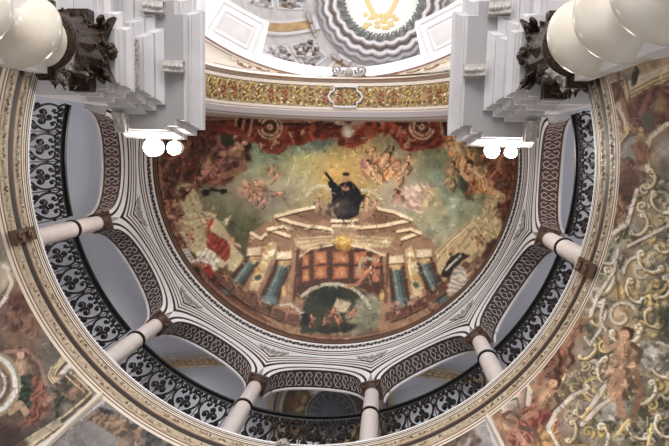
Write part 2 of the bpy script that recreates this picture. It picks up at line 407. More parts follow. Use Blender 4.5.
# ================================================================== PAINTING
_perm = NR.rand(256, 256)
def noise2(x, y, s):
    x = x/s+37.3; y = y/s+11.7; xi = np.floor(x).astype(int); yi = np.floor(y).astype(int); fx = x-xi; fy = y-yi
    fx = fx*fx*(3-2*fx); fy = fy*fy*(3-2*fy); g = lambda a, b: _perm[a % 256, b % 256]
    return (g(xi, yi)*(1-fx)+g(xi+1, yi)*fx)*(1-fy)+(g(xi, yi+1)*(1-fx)+g(xi+1, yi+1)*fx)*fy
class Fresco:
    """Paint on a wall: X, Y are the painter's cartoon coordinates of every wall point"""
    def __init__(s, X, Y):
        s.X, s.Y = X, Y; s.o = np.argsort(Y); s.Ys = Y[s.o]; s.c = np.zeros((len(X), 3))
        s.dx = (noise2(X, Y, 6)-.5)*2; s.dy = (noise2(X+300, Y, 6)-.5)*2
        s.dx += (noise2(X, Y, 2)-.5)*.7; s.dy += (noise2(X, Y+90, 2)-.5)*.7
    def sel(s, x0, x1, y0, y1):
        a, b = np.searchsorted(s.Ys, (y0, y1)); i = s.o[a:b]; return i[(s.X[i] >= x0) & (s.X[i] <= x1)]
    def mixc(s, i, al, c): s.c[i] += al[:, None]*(np.array(c, float)-s.c[i])
    def field(s, pts, p=3.):
        W = np.zeros(len(s.X)); C = np.zeros_like(s.c)
        for x, y, c in pts:
            w = 1/((s.X-x)**2+(s.Y-y)**2+60)**(p/2); W += w; C += w[:, None]*np.array(c, float)
        s.c = C/W[:, None]
    def blob(s, x, y, rx, ry, c, ang=0, soft=.3, a=1., rag=1.):
        m = max(rx, ry)*(1+soft)+3; i = s.sel(x-m, x+m, y-m, y+m)
        dx = s.X[i]+rag*s.dx[i]-x; dy = s.Y[i]+rag*s.dy[i]-y; ca, sa = cos(rad(ang)), sin(rad(ang))
        d = np.hypot((dx*ca+dy*sa)/rx, (-dx*sa+dy*ca)/ry)
        s.mixc(i, a*np.clip((1+soft-d)/(2*soft), 0, 1), c)
    def poly(s, P, c, soft=1., a=1., rag=.5, fold=0., fdir=60, fs=3.):
        P = np.array(P, float); i = s.sel(P[:, 0].min()-3, P[:, 0].max()+3, P[:, 1].min()-3, P[:, 1].max()+3)
        x = s.X[i]+rag*s.dx[i]; y = s.Y[i]+rag*s.dy[i]; ins = np.zeros(len(i), bool); dm = np.full(len(i), 1e9)
        for (x0, y0), (x1, y1) in zip(P, np.roll(P, -1, 0)):
            if y0 != y1: ins ^= ((y0 > y) != (y1 > y)) & (x < (x1-x0)*(y-y0)/(y1-y0)+x0)
            L = (x1-x0)**2+(y1-y0)**2+1e-9; t = np.clip(((x-x0)*(x1-x0)+(y-y0)*(y1-y0))/L, 0, 1)
            dm = np.minimum(dm, np.hypot(x-x0-t*(x1-x0), y-y0-t*(y1-y0)))
        sd = np.where(ins, dm, -dm); al = a*np.clip(.5+sd/(2*soft), 0, 1)
        cc = np.array(c, float)[None, :]
        if fold:
            f = (x*cos(rad(fdir))+y*sin(rad(fdir)))/fs+2*noise2(x, y, 7)
            cc = cc*(1+fold*np.sin(f*2*pi/1.6))[:, None]
        s.c[i] += al[:, None]*(cc-s.c[i])
    def line(s, P, wd, c, a=1., soft=.5, rag=.3):
        P = np.array(P, float); m = wd+2; i = s.sel(P[:, 0].min()-m, P[:, 0].max()+m, P[:, 1].min()-m, P[:, 1].max()+m)
        x = s.X[i]+rag*s.dx[i]; y = s.Y[i]+rag*s.dy[i]; dm = np.full(len(i), 1e9)
        for (x0, y0), (x1, y1) in zip(P[:-1], P[1:]):
            L = (x1-x0)**2+(y1-y0)**2+1e-9; t = np.clip(((x-x0)*(x1-x0)+(y-y0)*(y1-y0))/L, 0, 1)
            dm = np.minimum(dm, np.hypot(x-x0-t*(x1-x0), y-y0-t*(y1-y0)))
        s.mixc(i, a*np.clip((wd/2-dm)/(2*soft)+.5, 0, 1), c)
    def mottle(s, sc, amt, tint=0.):
        n = noise2(s.X, s.Y, sc)+.5*noise2(s.X+50, s.Y, sc/2)-.75
        s.c *= (1+amt*n)[:, None]
        if tint:
            m = noise2(s.X, s.Y+200, sc*1.7)-.5; s.c += np.outer(m, [tint, 0, -tint])
    def putto(s, x, y, k, ang=0, skin=(176, 122, 88), hair=(92, 56, 36), seed=0):
        r = random.Random(seed+int(x*7+y*3)); ca, sa = cos(rad(ang)), sin(rad(ang))
        g = lambda a, b: (x+k*(a*ca-b*sa), y+k*(a*sa+b*ca))
        dk = tuple(v*.62 for v in skin); lt = tuple(min(255, v*1.18) for v in skin)
        for sg in (-1, 1):
            kx = r.uniform(.5, 1.1)*sg; s.line([g(.25*sg, .5), g(kx, 1.2), g(kx*.7, 2.0)], k*.48, dk if sg > 0 else skin)
            s.line([g(.3*sg, -.6), g(sg*r.uniform(.8, 1.3), -.1), g(sg*r.uniform(.9, 1.7), -.7)], k*.36, skin if sg > 0 else dk)
        s.blob(*g(0, 0), k*.62, k*.95, skin, ang, .3); s.blob(*g(-.18, -.25), k*.3, k*.5, lt, ang, .5, .8)
        s.blob(*g(.3, .3), k*.25, k*.5, dk, ang, .5, .6)
        s.blob(*g(.1, -1.35), k*.48, k*.52, hair, ang, .25); s.blob(*g(-.05, -1.2), k*.34, k*.38, lt, ang, .3)
    def clutter(s, x, y, rx, ry, n, cols, sz, seed, a=.85):
        r = random.Random(seed)
        for _ in range(n):
            q = r.uniform(0, 2*pi); d = math.sqrt(r.random()); c = r.choice(cols); f = r.uniform(.8, 1.15)
            s.blob(x+rx*d*cos(q), y+ry*d*sin(q), sz*r.uniform(.5, 1.3), sz*r.uniform(.35, .8), tuple(v*f for v in c), r.uniform(0, 180), .4, a)
    def strokes(s, n, box, seed, ln=4., wd=1., lo=.6, hi=1.4, a=.6, curl=1.2, cols=None):
        r = random.Random(seed)
        for _ in range(n):
            x, y = r.uniform(box[0], box[1]), r.uniform(box[2], box[3]); i = s.sel(x-1.2, x+1.2, y-1.2, y+1.2)
            if len(i) == 0: continue
            c = np.array(r.choice(cols), float) if cols else s.c[i[0]]
            c = np.clip(c*r.uniform(lo, hi), 0, 255); an = r.uniform(0, 2*pi); L = ln*r.uniform(.5, 1.3); P = [(x, y)]; b = r.uniform(-curl, curl)
            for k in range(3): P.append((P[-1][0]+L/3*cos(an), P[-1][1]+L/3*sin(an))); an += b
            s.line(P, wd*r.uniform(.6, 1.3), c, a, .5, 0)
    def grade(s, sat, con, mid=105):
        g = s.c.mean(1, keepdims=True); s.c = g+(s.c-g)*sat; s.c = mid+(s.c-mid)*con
    def script(s, P, wd, c, ink):
        s.line(P, wd, c, soft=.4); P = np.array(P, float)
        for (a, b), (d, e) in zip(P[:-1], P[1:]):
            L = math.hypot(d-a, e-b); nx, ny = -(e-b)/L, (d-a)/L; n = max(1, int(L/1.9))
            for k in range(n):
                t = (k+.5)/n; h = wd*.3
                s.line([(a+(d-a)*t-nx*h, b+(e-b)*t-ny*h), (a+(d-a)*t+nx*h, b+(e-b)*t+ny*h)], .75, ink, .8, .3)
def proj(Vw):
    c = (Vw-CP)@CM; return 334.5+F*c[:, 0]/c[:, 2], 223+F*c[:, 1]/c[:, 2]
def painted_mesh(name, P, painter, keep=None):
    """P: array (n, m, 3) of wall points"""
    n, m, _ = P.shape; Vv = P.reshape(-1, 3)
    X, Y = proj(Vv); fr = Fresco(X, Y); painter(fr)
    c = np.clip(fr.c/255, 0, 1); c = np.where(c <= .04045, c/12.92, ((c+.055)/1.055)**2.4)
    idx = np.arange(n*m).reshape(n, m)
    q = np.stack([idx[:-1, :-1], idx[:-1, 1:], idx[1:, 1:], idx[1:, :-1]], -1).reshape(-1, 4)
    if keep is not None:
        k = keep(Vv); q = q[k[q].any(1)]
    me = bpy.data.meshes.new(name)
    me.vertices.add(n*m); me.vertices.foreach_set('co', Vv.ravel())
    me.loops.add(q.size); me.loops.foreach_set('vertex_index', q.ravel().astype(np.int32))
    me.polygons.add(len(q)); me.polygons.foreach_set('loop_start', np.arange(0, q.size, 4, dtype=np.int32))
    me.update(calc_edges=True); me.validate()
    me.polygons.foreach_set('use_smooth', [True]*len(me.polygons))
    at = me.color_attributes.new('paint', 'FLOAT_COLOR', 'POINT')
    at.data.foreach_set('color', np.c_[c, np.ones(len(c))].ravel())
    me.materials.append(FRESCO)
    o = bpy.data.objects.new(name, me); COL.objects.link(o); return o

SK = (172, 118, 86)
def figure(f, x, y, k, ang, robe, skin=SK, seed=0):
    """large painted figure: robe, bare torso, arms, head"""
    ca, sa = cos(rad(ang)), sin(rad(ang)); g = lambda a, b: (x+k*(a*ca-b*sa), y+k*(a*sa+b*ca)); r = random.Random(seed)
    dk = tuple(v*.6 for v in skin); lt = tuple(min(255, v*1.2) for v in skin)
    f.poly([g(-.9, .2), g(.7, 0), g(1.3, 1.3), g(.9, 2.8), g(-.2, 3.2), g(-1.3, 2.4), g(-1.5, 1.2)], robe, 1.5, .95, 2, .28, ang+30, max(2.5, k*.4))
    f.line([g(-.3, 1.6), g(-.9, 2.8), g(-.5, 4)], k*.55, skin, .9); f.line([g(.4, 1.5), g(.9, 2.7), g(.3, 3.8)], k*.5, dk, .9)
    f.blob(*g(0, 0), k*.75, k*1.1, skin, ang, .3); f.blob(*g(-.25, -.2), k*.32, k*.65, lt, ang, .5, .8); f.blob(*g(.4, .2), k*.25, k*.7, dk, ang, .5, .7); f.line([g(0, -.6), g(.05, .8)], k*.08, dk, .7)
    f.line([g(-.6, -.7), g(-1.4, -.1), g(-1.7, -1.1)], k*.42, skin); f.line([g(.6, -.7), g(1.4, -.2), g(1.2, .8)], k*.42, dk)
    f.blob(*g(.12, -1.6), k*.52, k*.56, (82, 52, 36), ang, .25); f.blob(*g(-.1, -1.45), k*.36, k*.42, lt, ang, .3); f.line([g(-.25, -1.5), g(0, -1.5)], k*.07, dk, .8); f.line([g(-.2, -1.25), g(-.02, -1.25)], k*.06, (140, 70, 56), .8)
def scroll(f, x, y, r, m, c, wd=2.2, a0=0.):
    P = [(x+r*(1-t/9)*cos(a0+m*t), y+r*(1-t/9)*sin(a0+m*t)) for t in np.linspace(0, 8, 30)]
    f.line([(a+1, b+1) for a, b in P], wd, (84, 66, 48), .7); f.line(P, wd, c)
def paint_apse(f):
    f.field([(345, 176, (200, 158, 84)), (338, 160, (192, 160, 98)), (365, 168, (190, 150, 88)), (300, 168, (172, 164, 116)), (262, 160, (146, 156, 122)), (222, 190, (122, 118, 92)), (238, 222, (104, 106, 80)),
             (272, 185, (140, 142, 118)), (300, 192, (160, 156, 124)), (300, 142, (112, 130, 110)), (268, 148, (124, 136, 110)), (320, 138, (110, 126, 106)), (400, 160, (156, 150, 118)), (440, 165, (134, 142, 110)),
             (455, 195, (140, 144, 112)), (430, 212, (164, 152, 112)), (470, 200, (128, 130, 100)), (475, 232, (170, 154, 114)), (400, 198, (176, 158, 128)), (180, 205, (160, 142, 104)), (168, 235, (110, 78, 58)), (190, 170, (96, 58, 46)),
             (250, 250, (110, 104, 76)), (440, 255, (176, 156, 118)), (520, 170, (104, 62, 48)), (505, 215, (110, 70, 54)), (335, 330, (124, 102, 78)), (280, 330, (110, 72, 54)), (220, 300, (104, 66, 50)), (420, 320, (112, 74, 58)), (490, 270, (106, 66, 52))], 3.2)
    f.mottle(22, .3, 26); f.mottle(7, .16)
    # clouds
    for x, y, rx, ry, c in ((262, 198, 26, 14, (128, 112, 104)), (250, 186, 20, 9, (170, 146, 118)), (285, 182, 22, 9, (168, 156, 120)), (405, 200, 22, 16, (176, 150, 130)), (388, 170, 30, 14, (176, 148, 112)), (425, 215, 18, 12, (168, 156, 116)), (428, 195, 14, 10, (186, 168, 118)), (345, 200, 34, 18, (176, 148, 96)), (272, 172, 12, 7, (150, 128, 88)), (320, 160, 20, 9, (186, 168, 104))):
        f.blob(x, y, rx, ry, c, 0, .6, .75, 2.5)
    f.blob(342, 164, 24, 18, (212, 166, 84), 0, .9, .5)
    for k in range(16):
        a = k*pi/8; f.line([(345+14*cos(a), 176+12*sin(a)), (345+34*cos(a), 176+28*sin(a))], 2, (208, 172, 104), .22)
    # painted ledges along the rim
    rim = lambda r0, t0, t1: [(338+r0*sin(rad(t)), 160+r0*cos(rad(t))) for t in np.linspace(t0, t1, 40)]
    for r, wd, c in ((184, 16, (92, 54, 44)), (178, 3, (148, 106, 82)), (172, 2, (70, 42, 36)), (186, 3, (136, 100, 84)), (182, 1.5, (60, 38, 34)), (192, 4, (82, 56, 48))):
        f.line(rim(r, -100, 100), wd, c, .9)
    # stone terraces left and right
    f.poly([(176, 190), (182, 184), (192, 183), (198, 196), (204, 210), (214, 214), (224, 226), (232, 240), (236, 258), (222, 268), (205, 262), (190, 250), (180, 232), (184, 214)], (182, 162, 122), 1)
    for P in ([(180, 188), (190, 196), (194, 211), (204, 215), (210, 228), (212, 236)], [(185, 220), (212, 216)], [(187, 232), (206, 224)], [(186, 238), (210, 232)], [(198, 214), (208, 238)], [(222, 224), (232, 219), (224, 217)]):
        f.line(P, 1, (126, 98, 66), .8)
    f.poly([(222, 222), (232, 215), (226, 226)], (206, 192, 156)); f.poly([(229, 240), (243, 256), (240, 274), (228, 270)], (190, 170, 128))
    f.poly([(486, 196), (500, 190), (506, 196), (504, 212), (500, 236), (488, 256), (470, 276), (448, 290), (425, 262), (442, 244), (468, 222), (480, 216)], (188, 162, 118), 1)
    for P in ([(494, 192), (488, 214), (478, 222), (458, 248)], [(500, 196), (496, 214), (484, 226), (464, 250)], [(470, 222), (446, 244), (430, 262)], [(478, 218), (452, 242), (436, 262)], [(482, 228), (500, 236)], [(476, 232), (494, 246)]):
        f.line(P, 1.1, (134, 102, 70), .8)
    f.line([(474, 222), (449, 243), (433, 261)], 1.4, (218, 198, 160), .8)
    # red hangings, scrolls and fluted consoles along the front edge
    red = (140, 62, 46); dk = (74, 44, 36)
    f.poly([(200, 108), (470, 108), (470, 128), (452, 138), (438, 147), (425, 149), (412, 153), (402, 150), (395, 139), (384, 131), (376, 134), (366, 142), (352, 149), (343, 145), (330, 138), (325, 130), (318, 128), (310, 132), (305, 143), (288, 147), (280, 155), (270, 154), (262, 150), (254, 141), (244, 134), (228, 140), (205, 140)], red, 1, .95, 1.2, .22, 70, 6)
    f.poly([(200, 108), (470, 108), (470, 119), (380, 124), (340, 126), (300, 124), (200, 122)], dk, 2, .85)
    f.line([(205, 119), (300, 117), (380, 117), (470, 119)], 3, (176, 138, 106), .6)
    for x, m in ((270, 1), (422, -1)):
        for rr in (12, 8.5, 5, 2):
            f.line([(x+rr*cos(t)*m, 127+rr*sin(t)) for t in np.linspace(-2.6, 2.9, 20)], 2.2, (204, 170, 134) if rr != 5 else (96, 62, 48))
        f.line([(x+m*12, 121), (x+m*30, 120), (x+m*48, 122)], 4, (150, 112, 84)); f.line([(x+m*12, 124), (x+m*46, 126)], 1.4, (70, 42, 32))
        for k in range(5):
            bx = x-m*(17+4*k); f.line([(bx, 116), (bx-m*4, 136)], 2.2, (180, 140, 106) if k % 2 == 0 else (66, 42, 34))
    for x, y, k in ((275, 143, 3.2), (291, 135, 3), (302, 133, 3), (409, 141, 3.5), (262, 146, 2.5), (400, 131, 3)): f.putto(x, y, k, rnd.uniform(-40, 40), (202, 150, 118))
    f.line([(296, 121), (318, 122), (338, 121)], 2.6, (176, 136, 104), .8); f.line([(358, 121), (380, 122), (396, 121)], 2.6, (176, 136, 104), .8)
    for x in (312, 384): f.blob(x, 122, 9, 4, (96, 58, 46), 0, .3, .9); f.blob(x, 120, 6, 2.4, (190, 146, 112), 0, .4, .8)
    f.clutter(375, 127, 22, 8, 26, [(176, 84, 58), (140, 58, 42), (196, 116, 86)], 5, 3); f.clutter(305, 134, 22, 7, 20, [(170, 80, 56), (134, 54, 40)], 5, 4)
    f.blob(348, 131, 7, 7, (206, 178, 152), 0, .3); f.blob(348, 131, 3.5, 4, (226, 206, 186)); f.blob(338, 122, 8, 3, (190, 158, 132), 15); f.blob(358, 122, 8, 3, (190, 158, 132), -15)
    f.line([(330, 138), (345, 140), (366, 138)], 2.2, (176, 132, 104)); f.clutter(348, 142, 14, 4, 10, [(140, 66, 50), (120, 60, 46)], 4, 9)
    # upper left figure group
    f.poly([(186, 128), (212, 124), (235, 134), (250, 146), (250, 160), (240, 172), (226, 184), (206, 184), (190, 178), (170, 172), (164, 156), (172, 142)], (104, 58, 48), 2, .95, 2, .25, 40, 6)
    f.poly([(214, 126), (232, 124), (246, 133), (243, 142), (230, 136), (214, 132)], (130, 58, 44), 1.5)
    f.poly([(208, 146), (222, 142), (228, 152), (224, 168), (214, 176), (206, 166)], (150, 88, 78), 1.5, 1, 1, .25, 30, 4)
    f.line([(240, 152), (244, 168), (224, 176), (214, 174)], 7, (150, 106, 80)); f.line([(226, 162), (236, 148), (244, 148)], 4, (178, 132, 96)); f.blob(246, 147, 4.5, 5, (74, 44, 34)); f.blob(243.5, 147.5, 2.4, 3, (172, 120, 86))
    f.line([(200, 178), (212, 168), (218, 160)], 5, (168, 116, 98)); f.line([(190, 158), (202, 148), (208, 160), (196, 172)], 4, (96, 70, 52))
    f.poly([(214, 136), (226, 134), (232, 142), (218, 144)], (74, 78, 60), 1.5)
    for x, y, k, an in ((176, 176, 4.5, 20), (186, 168, 4.5, -30), (170, 192, 4.2, 10), (192, 186, 4.2, 50), (178, 160, 4, 0), (216, 182, 4, 60), (168, 206, 3.8, 20), (162, 180, 4, 0)): f.putto(x, y, k, an, (146, 92, 70), (70, 40, 32))
    f.clutter(176, 178, 16, 22, 50, [(120, 70, 54), (90, 50, 42), (150, 98, 74), (70, 44, 38)], 4, 5, .8)
    f.line([(203, 192), (212, 190), (224, 191)], 2, (44, 40, 36)); f.blob(205, 193, 3.5, 3, (40, 38, 36)); f.blob(224, 191, 3, 3, (40, 38, 36))
    # lower left rim crowd
    for x, y, k, an in ((166, 218, 4, 10), (174, 206, 4.2, 30), (172, 232, 3.6, -20), (182, 250, 4, 10), (190, 236, 3.5, 0), (196, 262, 4, 40), (186, 268, 4, 60), (204, 284, 4, 40), (176, 244, 3.5, 0), (178, 216, 3.5, 60)): f.putto(x, y, k, an, (164, 112, 88), (84, 50, 40))
    f.clutter(176, 235, 8, 30, 46, [(120, 72, 56), (150, 100, 78), (84, 50, 42), (178, 132, 106)], 3.2, 15, .8)
    f.poly([(180, 250), (188, 248), (196, 262), (189, 264)], (196, 188, 178)); 
    for k in range(4): f.line([(183+k*2.4, 252+k*2.6), (188+k*2.4, 250.5+k*2.6)], .7, (90, 80, 74))
    f.blob(196, 271, 5, 4, (60, 34, 34), 30)
    # red robed cleric
    f.poly([(206, 242), (212, 232), (222, 238), (230, 242), (230, 256), (226, 262), (216, 254), (207, 248)], (146, 62, 48), 1, 1, .6, .18, 50, 4)
    f.poly([(196, 254), (207, 247), (218, 256), (222, 262), (214, 272), (204, 262), (198, 262)], (188, 174, 154), 1, 1, .6, .14, 40, 3)
    f.poly([(201, 262), (210, 264), (214, 270), (211, 277), (203, 270)], (150, 54, 40)); f.line([(210, 244), (208, 230), (212, 220)], 4, (170, 72, 50)); f.blob(232, 240, 3.4, 3.2, (186, 138, 104)); f.line([(229, 242), (236, 244), (240, 246)], 3, (186, 150, 120))
    f.poly([(214, 284), (226, 282), (222, 274), (212, 272)], (140, 60, 48)); f.blob(213, 278, 3, 3.4, (52, 40, 36))
    # upper right figures
    f.poly([(444, 136), (470, 136), (474, 150), (470, 160), (480, 172), (492, 182), (496, 192), (480, 194), (466, 180), (456, 166), (448, 152)], (176, 112, 66), 1.5, 1, 2, .25, 60, 5)
    f.line([(450, 138), (456, 156), (464, 154), (470, 144)], 6, (206, 152, 100)); f.line([(466, 164), (476, 176), (488, 192)], 5, (202, 142, 88)); f.line([(478, 166), (486, 180), (492, 192)], 4, (190, 150, 110))
    f.poly([(444, 160), (452, 158), (458, 170), (458, 186), (448, 184), (444, 172)], (150, 132, 98), 2); f.poly([(458, 168), (466, 178), (474, 196), (468, 200), (460, 188)], (76, 84, 66), 2)
    f.poly([(476, 146), (496, 150), (512, 160), (516, 190), (500, 186), (490, 168)], (128, 78, 58), 2, .95, 2, .25, 60, 5)
    for x, y, k, an in ((496, 160, 5, 20), (506, 172, 4.5, -10), (484, 156, 4, 30), (512, 186, 4, 0), (508, 200, 4, 10), (504, 216, 3.8, -20), (500, 206, 3.4, 40), (510, 228, 3.6, 0), (470, 190, 4, 20)): f.putto(x, y, k, an, (158, 96, 66), (84, 46, 34))
    f.clutter(508, 190, 9, 34, 50, [(118, 66, 50), (150, 94, 68), (86, 48, 40), (172, 118, 88)], 3.6, 25, .8)
    f.line([(488, 146), (500, 148), (514, 158), (520, 176)], 2.5, (150, 90, 66)); f.poly([(492, 172), (500, 174), (502, 186), (494, 186)], (82, 80, 66), 1.5)
    f.poly([(206, 150), (220, 140), (232, 146), (230, 164), (216, 178), (202, 172)], (146, 92, 86), 1.5, 1, 1, .3, 35, 3.4); figure(f, 236, 150, 7.5, 60, (150, 96, 86), (198, 150, 114), 21); figure(f, 206, 162, 7, 200, (92, 56, 48), (168, 118, 92), 22); figure(f, 184, 150, 6, 40, (120, 68, 56), (160, 108, 84), 23); f.line([(228, 132), (240, 134), (252, 142)], 3.4, (150, 84, 62)); f.poly([(222, 138), (232, 136), (236, 143), (226, 146)], (70, 76, 58), 1.5)
    f.poly([(446, 140), (456, 136), (470, 142), (470, 154), (458, 162), (448, 154)], (196, 140, 88), 1.5, 1, 1, .3, 70, 4); figure(f, 460, 148, 8, -20, (198, 142, 90), (222, 176, 128), 24); figure(f, 478, 172, 7, -50, (204, 148, 96), (214, 166, 120), 25); figure(f, 500, 164, 6, 20, (128, 74, 56), (170, 112, 82), 26); figure(f, 452, 172, 5, 0, (160, 138, 100), (176, 140, 104), 27)
    # angels right of the glory
    f.clutter(382, 166, 18, 12, 24, [(196, 132, 88), (206, 158, 118), (170, 106, 74), (214, 170, 128)], 6, 31)
    f.poly([(374, 158), (386, 152), (398, 162), (396, 176), (384, 182), (372, 172)], (200, 136, 86), 1.5, 1, 1, .2, 40, 4); f.blob(364, 164, 5, 4, (170, 112, 104), 20)
    for x, y, k, an in ((371, 155, 4.5, 20), (391, 168, 4.5, -20), (408, 162, 4.5, 10), (404, 172, 4, 30), (362, 200, 3.6, 0)): f.putto(x, y, k, an, (204, 152, 112), (128, 76, 46))
    f.line([(386, 152), (390, 146), (394, 148), (391, 154)], 2.5, (110, 92, 66))
    f.poly([(404, 190), (426, 184), (436, 184), (430, 198), (418, 212), (404, 206)], (200, 160, 142), 2, .9, 2, .18, 130, 4); f.clutter(412, 198, 14, 11, 22, [(206, 172, 152), (188, 140, 122), (220, 190, 168), (150, 120, 100)], 4, 33, .7)
    f.putto(398, 195, 3.8, -30, (194, 138, 110)); f.blob(398, 192, 2.6, 2.6, (120, 62, 46))
    f.clutter(428, 198, 8, 8, 10, [(200, 180, 120), (186, 160, 110)], 4, 36, .6); f.clutter(442, 212, 8, 8, 10, [(176, 156, 116), (190, 166, 124)], 4, 37, .6)
    # cherub cloud left
    figure(f, 384, 162, 5, 30, (204, 138, 90), (214, 164, 122), 28); figure(f, 372, 168, 4.5, -40, (196, 150, 100), (206, 160, 120), 29); figure(f, 404, 170, 4.5, 20, (186, 140, 102), (200, 152, 112), 30)
    f.clutter(252, 190, 14, 9, 26, [(190, 140, 108), (206, 160, 130), (166, 118, 92), (148, 106, 84)], 3.6, 41)
    for x, y, k, an in ((248, 190, 3.6, 10), (258, 186, 3.6, -30), (264, 202, 3.6, 30), (278, 194, 3.2, 80), (256, 198, 3.2, 0), (272, 170, 3, 0), (276, 177, 3, 40)): f.putto(x, y, k, an, (190, 136, 106), (120, 76, 52))
    f.line([(240, 186), (256, 190), (274, 192), (286, 200)], 2, (136, 104, 76), .7)
    # great balustraded building
    fa, lt, ln = (158, 120, 90), (224, 196, 156), (84, 54, 40)
    f.poly([(250, 233), (277, 215), (313, 206), (333, 212), (357, 212), (376, 207), (412, 219), (421, 234), (432, 240), (436, 256), (440, 300), (425, 322), (400, 330), (290, 335), (240, 300), (232, 288), (246, 256)], fa, 1.2)
    f.poly([(291, 214), (313, 209), (334, 219), (313, 223)], (132, 98, 74)); f.poly([(362, 222), (376, 211), (402, 219), (384, 224)], (132, 98, 74))
    for P in ([(276, 217), (292, 222), (312, 227)], [(276, 216), (296, 211), (314, 207)], [(311, 226), (331, 229)], [(333, 226), (357, 227)], [(331, 221), (357, 220)], [(357, 228), (381, 226), (411, 220)], [(411, 219), (394, 212), (376, 208)], [(268, 229), (289, 236)], [(269, 229), (283, 226), (292, 229)], [(251, 233), (260, 238)], [(420, 233), (402, 239)], [(420, 233), (410, 229), (398, 231)], [(262, 238), (266, 234)]):
        f.line(P, 3.4, lt)
        f.line([(x, y+2.6) for x, y in P], 1.2, ln, .9)
    for P in ([(278, 222), (311, 231)], [(312, 233), (331, 234)], [(358, 233), (410, 225)], [(334, 232), (357, 232)]):
        P = np.array(P, float); n = int(np.hypot(*(P[1]-P[0]))/2)
        for k in range(n):
            q = P[0]+(P[1]-P[0])*(k+.5)/n; f.line([q, q+np.array([0, 3])], .8, (92, 62, 46), .7)
    f.poly([(294, 238), (333, 235), (357, 235), (394, 238), (388, 247), (368, 248), (345, 243), (322, 244), (304, 250), (296, 246)], (200, 172, 128)); f.line([(296, 240), (333, 238), (357, 238), (392, 240)], 1.2, (150, 114, 82), .8); f.line([(298, 245), (322, 241), (366, 242), (390, 245)], 1, (160, 124, 90), .8)
    f.poly([(333, 228), (356, 228), (356, 238), (333, 238)], (168, 134, 100))
    # coffered barrel vault
    f.poly([(298, 262), (306, 252), (322, 246), (345, 244), (364, 248), (382, 256), (386, 300), (372, 302), (366, 290), (350, 284), (330, 283), (312, 289), (304, 300), (296, 296)], (92, 60, 46), 1)
    for r in ((252, 264), (267, 279)):
        for x0, x1 in ((302, 309), (314, 327), (333, 348), (354, 367), (372, 380)):
            o = 3 if x0 in (302, 372) else 0
            f.poly([(x0, r[0]+o), (x1, r[0]+o-1), (x1, r[1]+o-1), (x0, r[1]+o)], (176, 104, 68), 1); f.blob((x0+x1)/2, (r[0]+r[1])/2+o, (x1-x0)*.3, 3.4, (204, 146, 98), 0, .5, .8)
    f.line([(300, 256), (310, 249), (332, 245)], 2, lt, .9); f.line([(350, 245), (366, 248), (384, 255)], 2.6, lt, .9)
    f.blob(343, 243, 8, 7, (196, 150, 62), 0, .3); f.blob(343, 241, 4, 4, (228, 190, 96)); f.blob(338, 247, 3, 3, (170, 120, 48)); f.blob(348, 247, 3, 3, (170, 120, 48)); f.line([(330, 240), (356, 240)], 2, (206, 166, 84), .8)
    # scene below the vault
    f.poly([(304, 302), (312, 290), (330, 284), (350, 285), (366, 292), (374, 304), (372, 330), (300, 334)], (66, 68, 52), 1.5); f.blob(330, 296, 16, 10, (40, 46, 36), 0, .5, .9)
    f.poly([(356, 300), (372, 292), (382, 302), (378, 326), (352, 336), (350, 318)], (138, 132, 106), 2); f.clutter(360, 318, 14, 12, 12, [(126, 122, 96), (150, 140, 112)], 6, 51, .7)
    f.script([(302, 296), (311, 289), (324, 284.5), (338, 284), (350, 287), (358, 292), (366, 300), (370, 308)], 3.4, (206, 192, 168), (90, 74, 60))
    f.poly([(332, 309), (337, 298), (352, 303), (345, 313)], (190, 166, 134)); f.line([(337, 298), (352, 303), (345, 313)], .8, (96, 76, 58))
    for x, y, k, an in ((332, 313, 3.6, 20), (338, 320, 3.6, -40), (352, 313, 3.2, 40), (325, 322, 3.2, 0), (312, 320, 3.4, 0), (288, 314, 3.4, 20)): f.putto(x, y, k, an, (178, 112, 86), (100, 52, 40))
    f.blob(304, 320, 7, 6, (42, 38, 38), 20); f.blob(300, 317, 5, 2.4, (36, 36, 38)); f.blob(344, 328, 12, 4, (52, 44, 40), -10); f.blob(326, 330, 8, 4, (58, 48, 40))
    f.script([(281, 305), (290, 304), (297, 309), (300, 313)], 2.6, (196, 186, 168), (110, 94, 80))
    f.script([(398, 307), (407, 301), (412, 296)], 2.6, (190, 176, 152), (110, 94, 80))
    f.line([(371, 285), (366, 268), (360, 262), (366, 258), (374, 258)], 1, (200, 180, 150), .7); f.script([(357, 274), (360, 264), (367, 258), (378, 260)], 3, (192, 168, 140), (104, 76, 60))
    f.putto(368, 272, 4, 40, (190, 130, 100)); f.line([(364, 276), (358, 284), (348, 287)], 3.4, (176, 118, 90)); f.putto(376, 274, 3.6, -20, (160, 110, 88))
    # blue columns with their gold piers
    for (x0, y0), (x1, y1), wd in (((254, 260), (234, 286), 9), ((284, 264), (269, 300), 10), ((396, 268), (401, 302), 10), ((424, 262), (438, 294), 10)):
        d = np.array([x1-x0, y1-y0]); L = np.hypot(*d); nx = np.array([-d[1], d[0]])/L
        f.poly([(x0-nx[0]*wd*.8, y0-nx[1]*wd*.8-2), (x0+nx[0]*wd*.8, y0+nx[1]*wd*.8-2), (x1+nx[0]*wd*.95, y1+nx[1]*wd*.95), (x1-nx[0]*wd*.95, y1-nx[1]*wd*.95)], (88, 60, 46), 1)
        f.line([(x0, y0), (x1, y1)], wd, (98, 106, 98)); f.line([(x0+nx[0]*2.4, y0+nx[1]*2.4), (x1+nx[0]*2.4, y1+nx[1]*2.4)], 2, (134, 150, 146), .8); f.line([(x0-nx[0]*3.4, y0-nx[1]*3.4), (x1-nx[0]*3.4, y1-nx[1]*3.4)], 2, (58, 76, 80), .9)
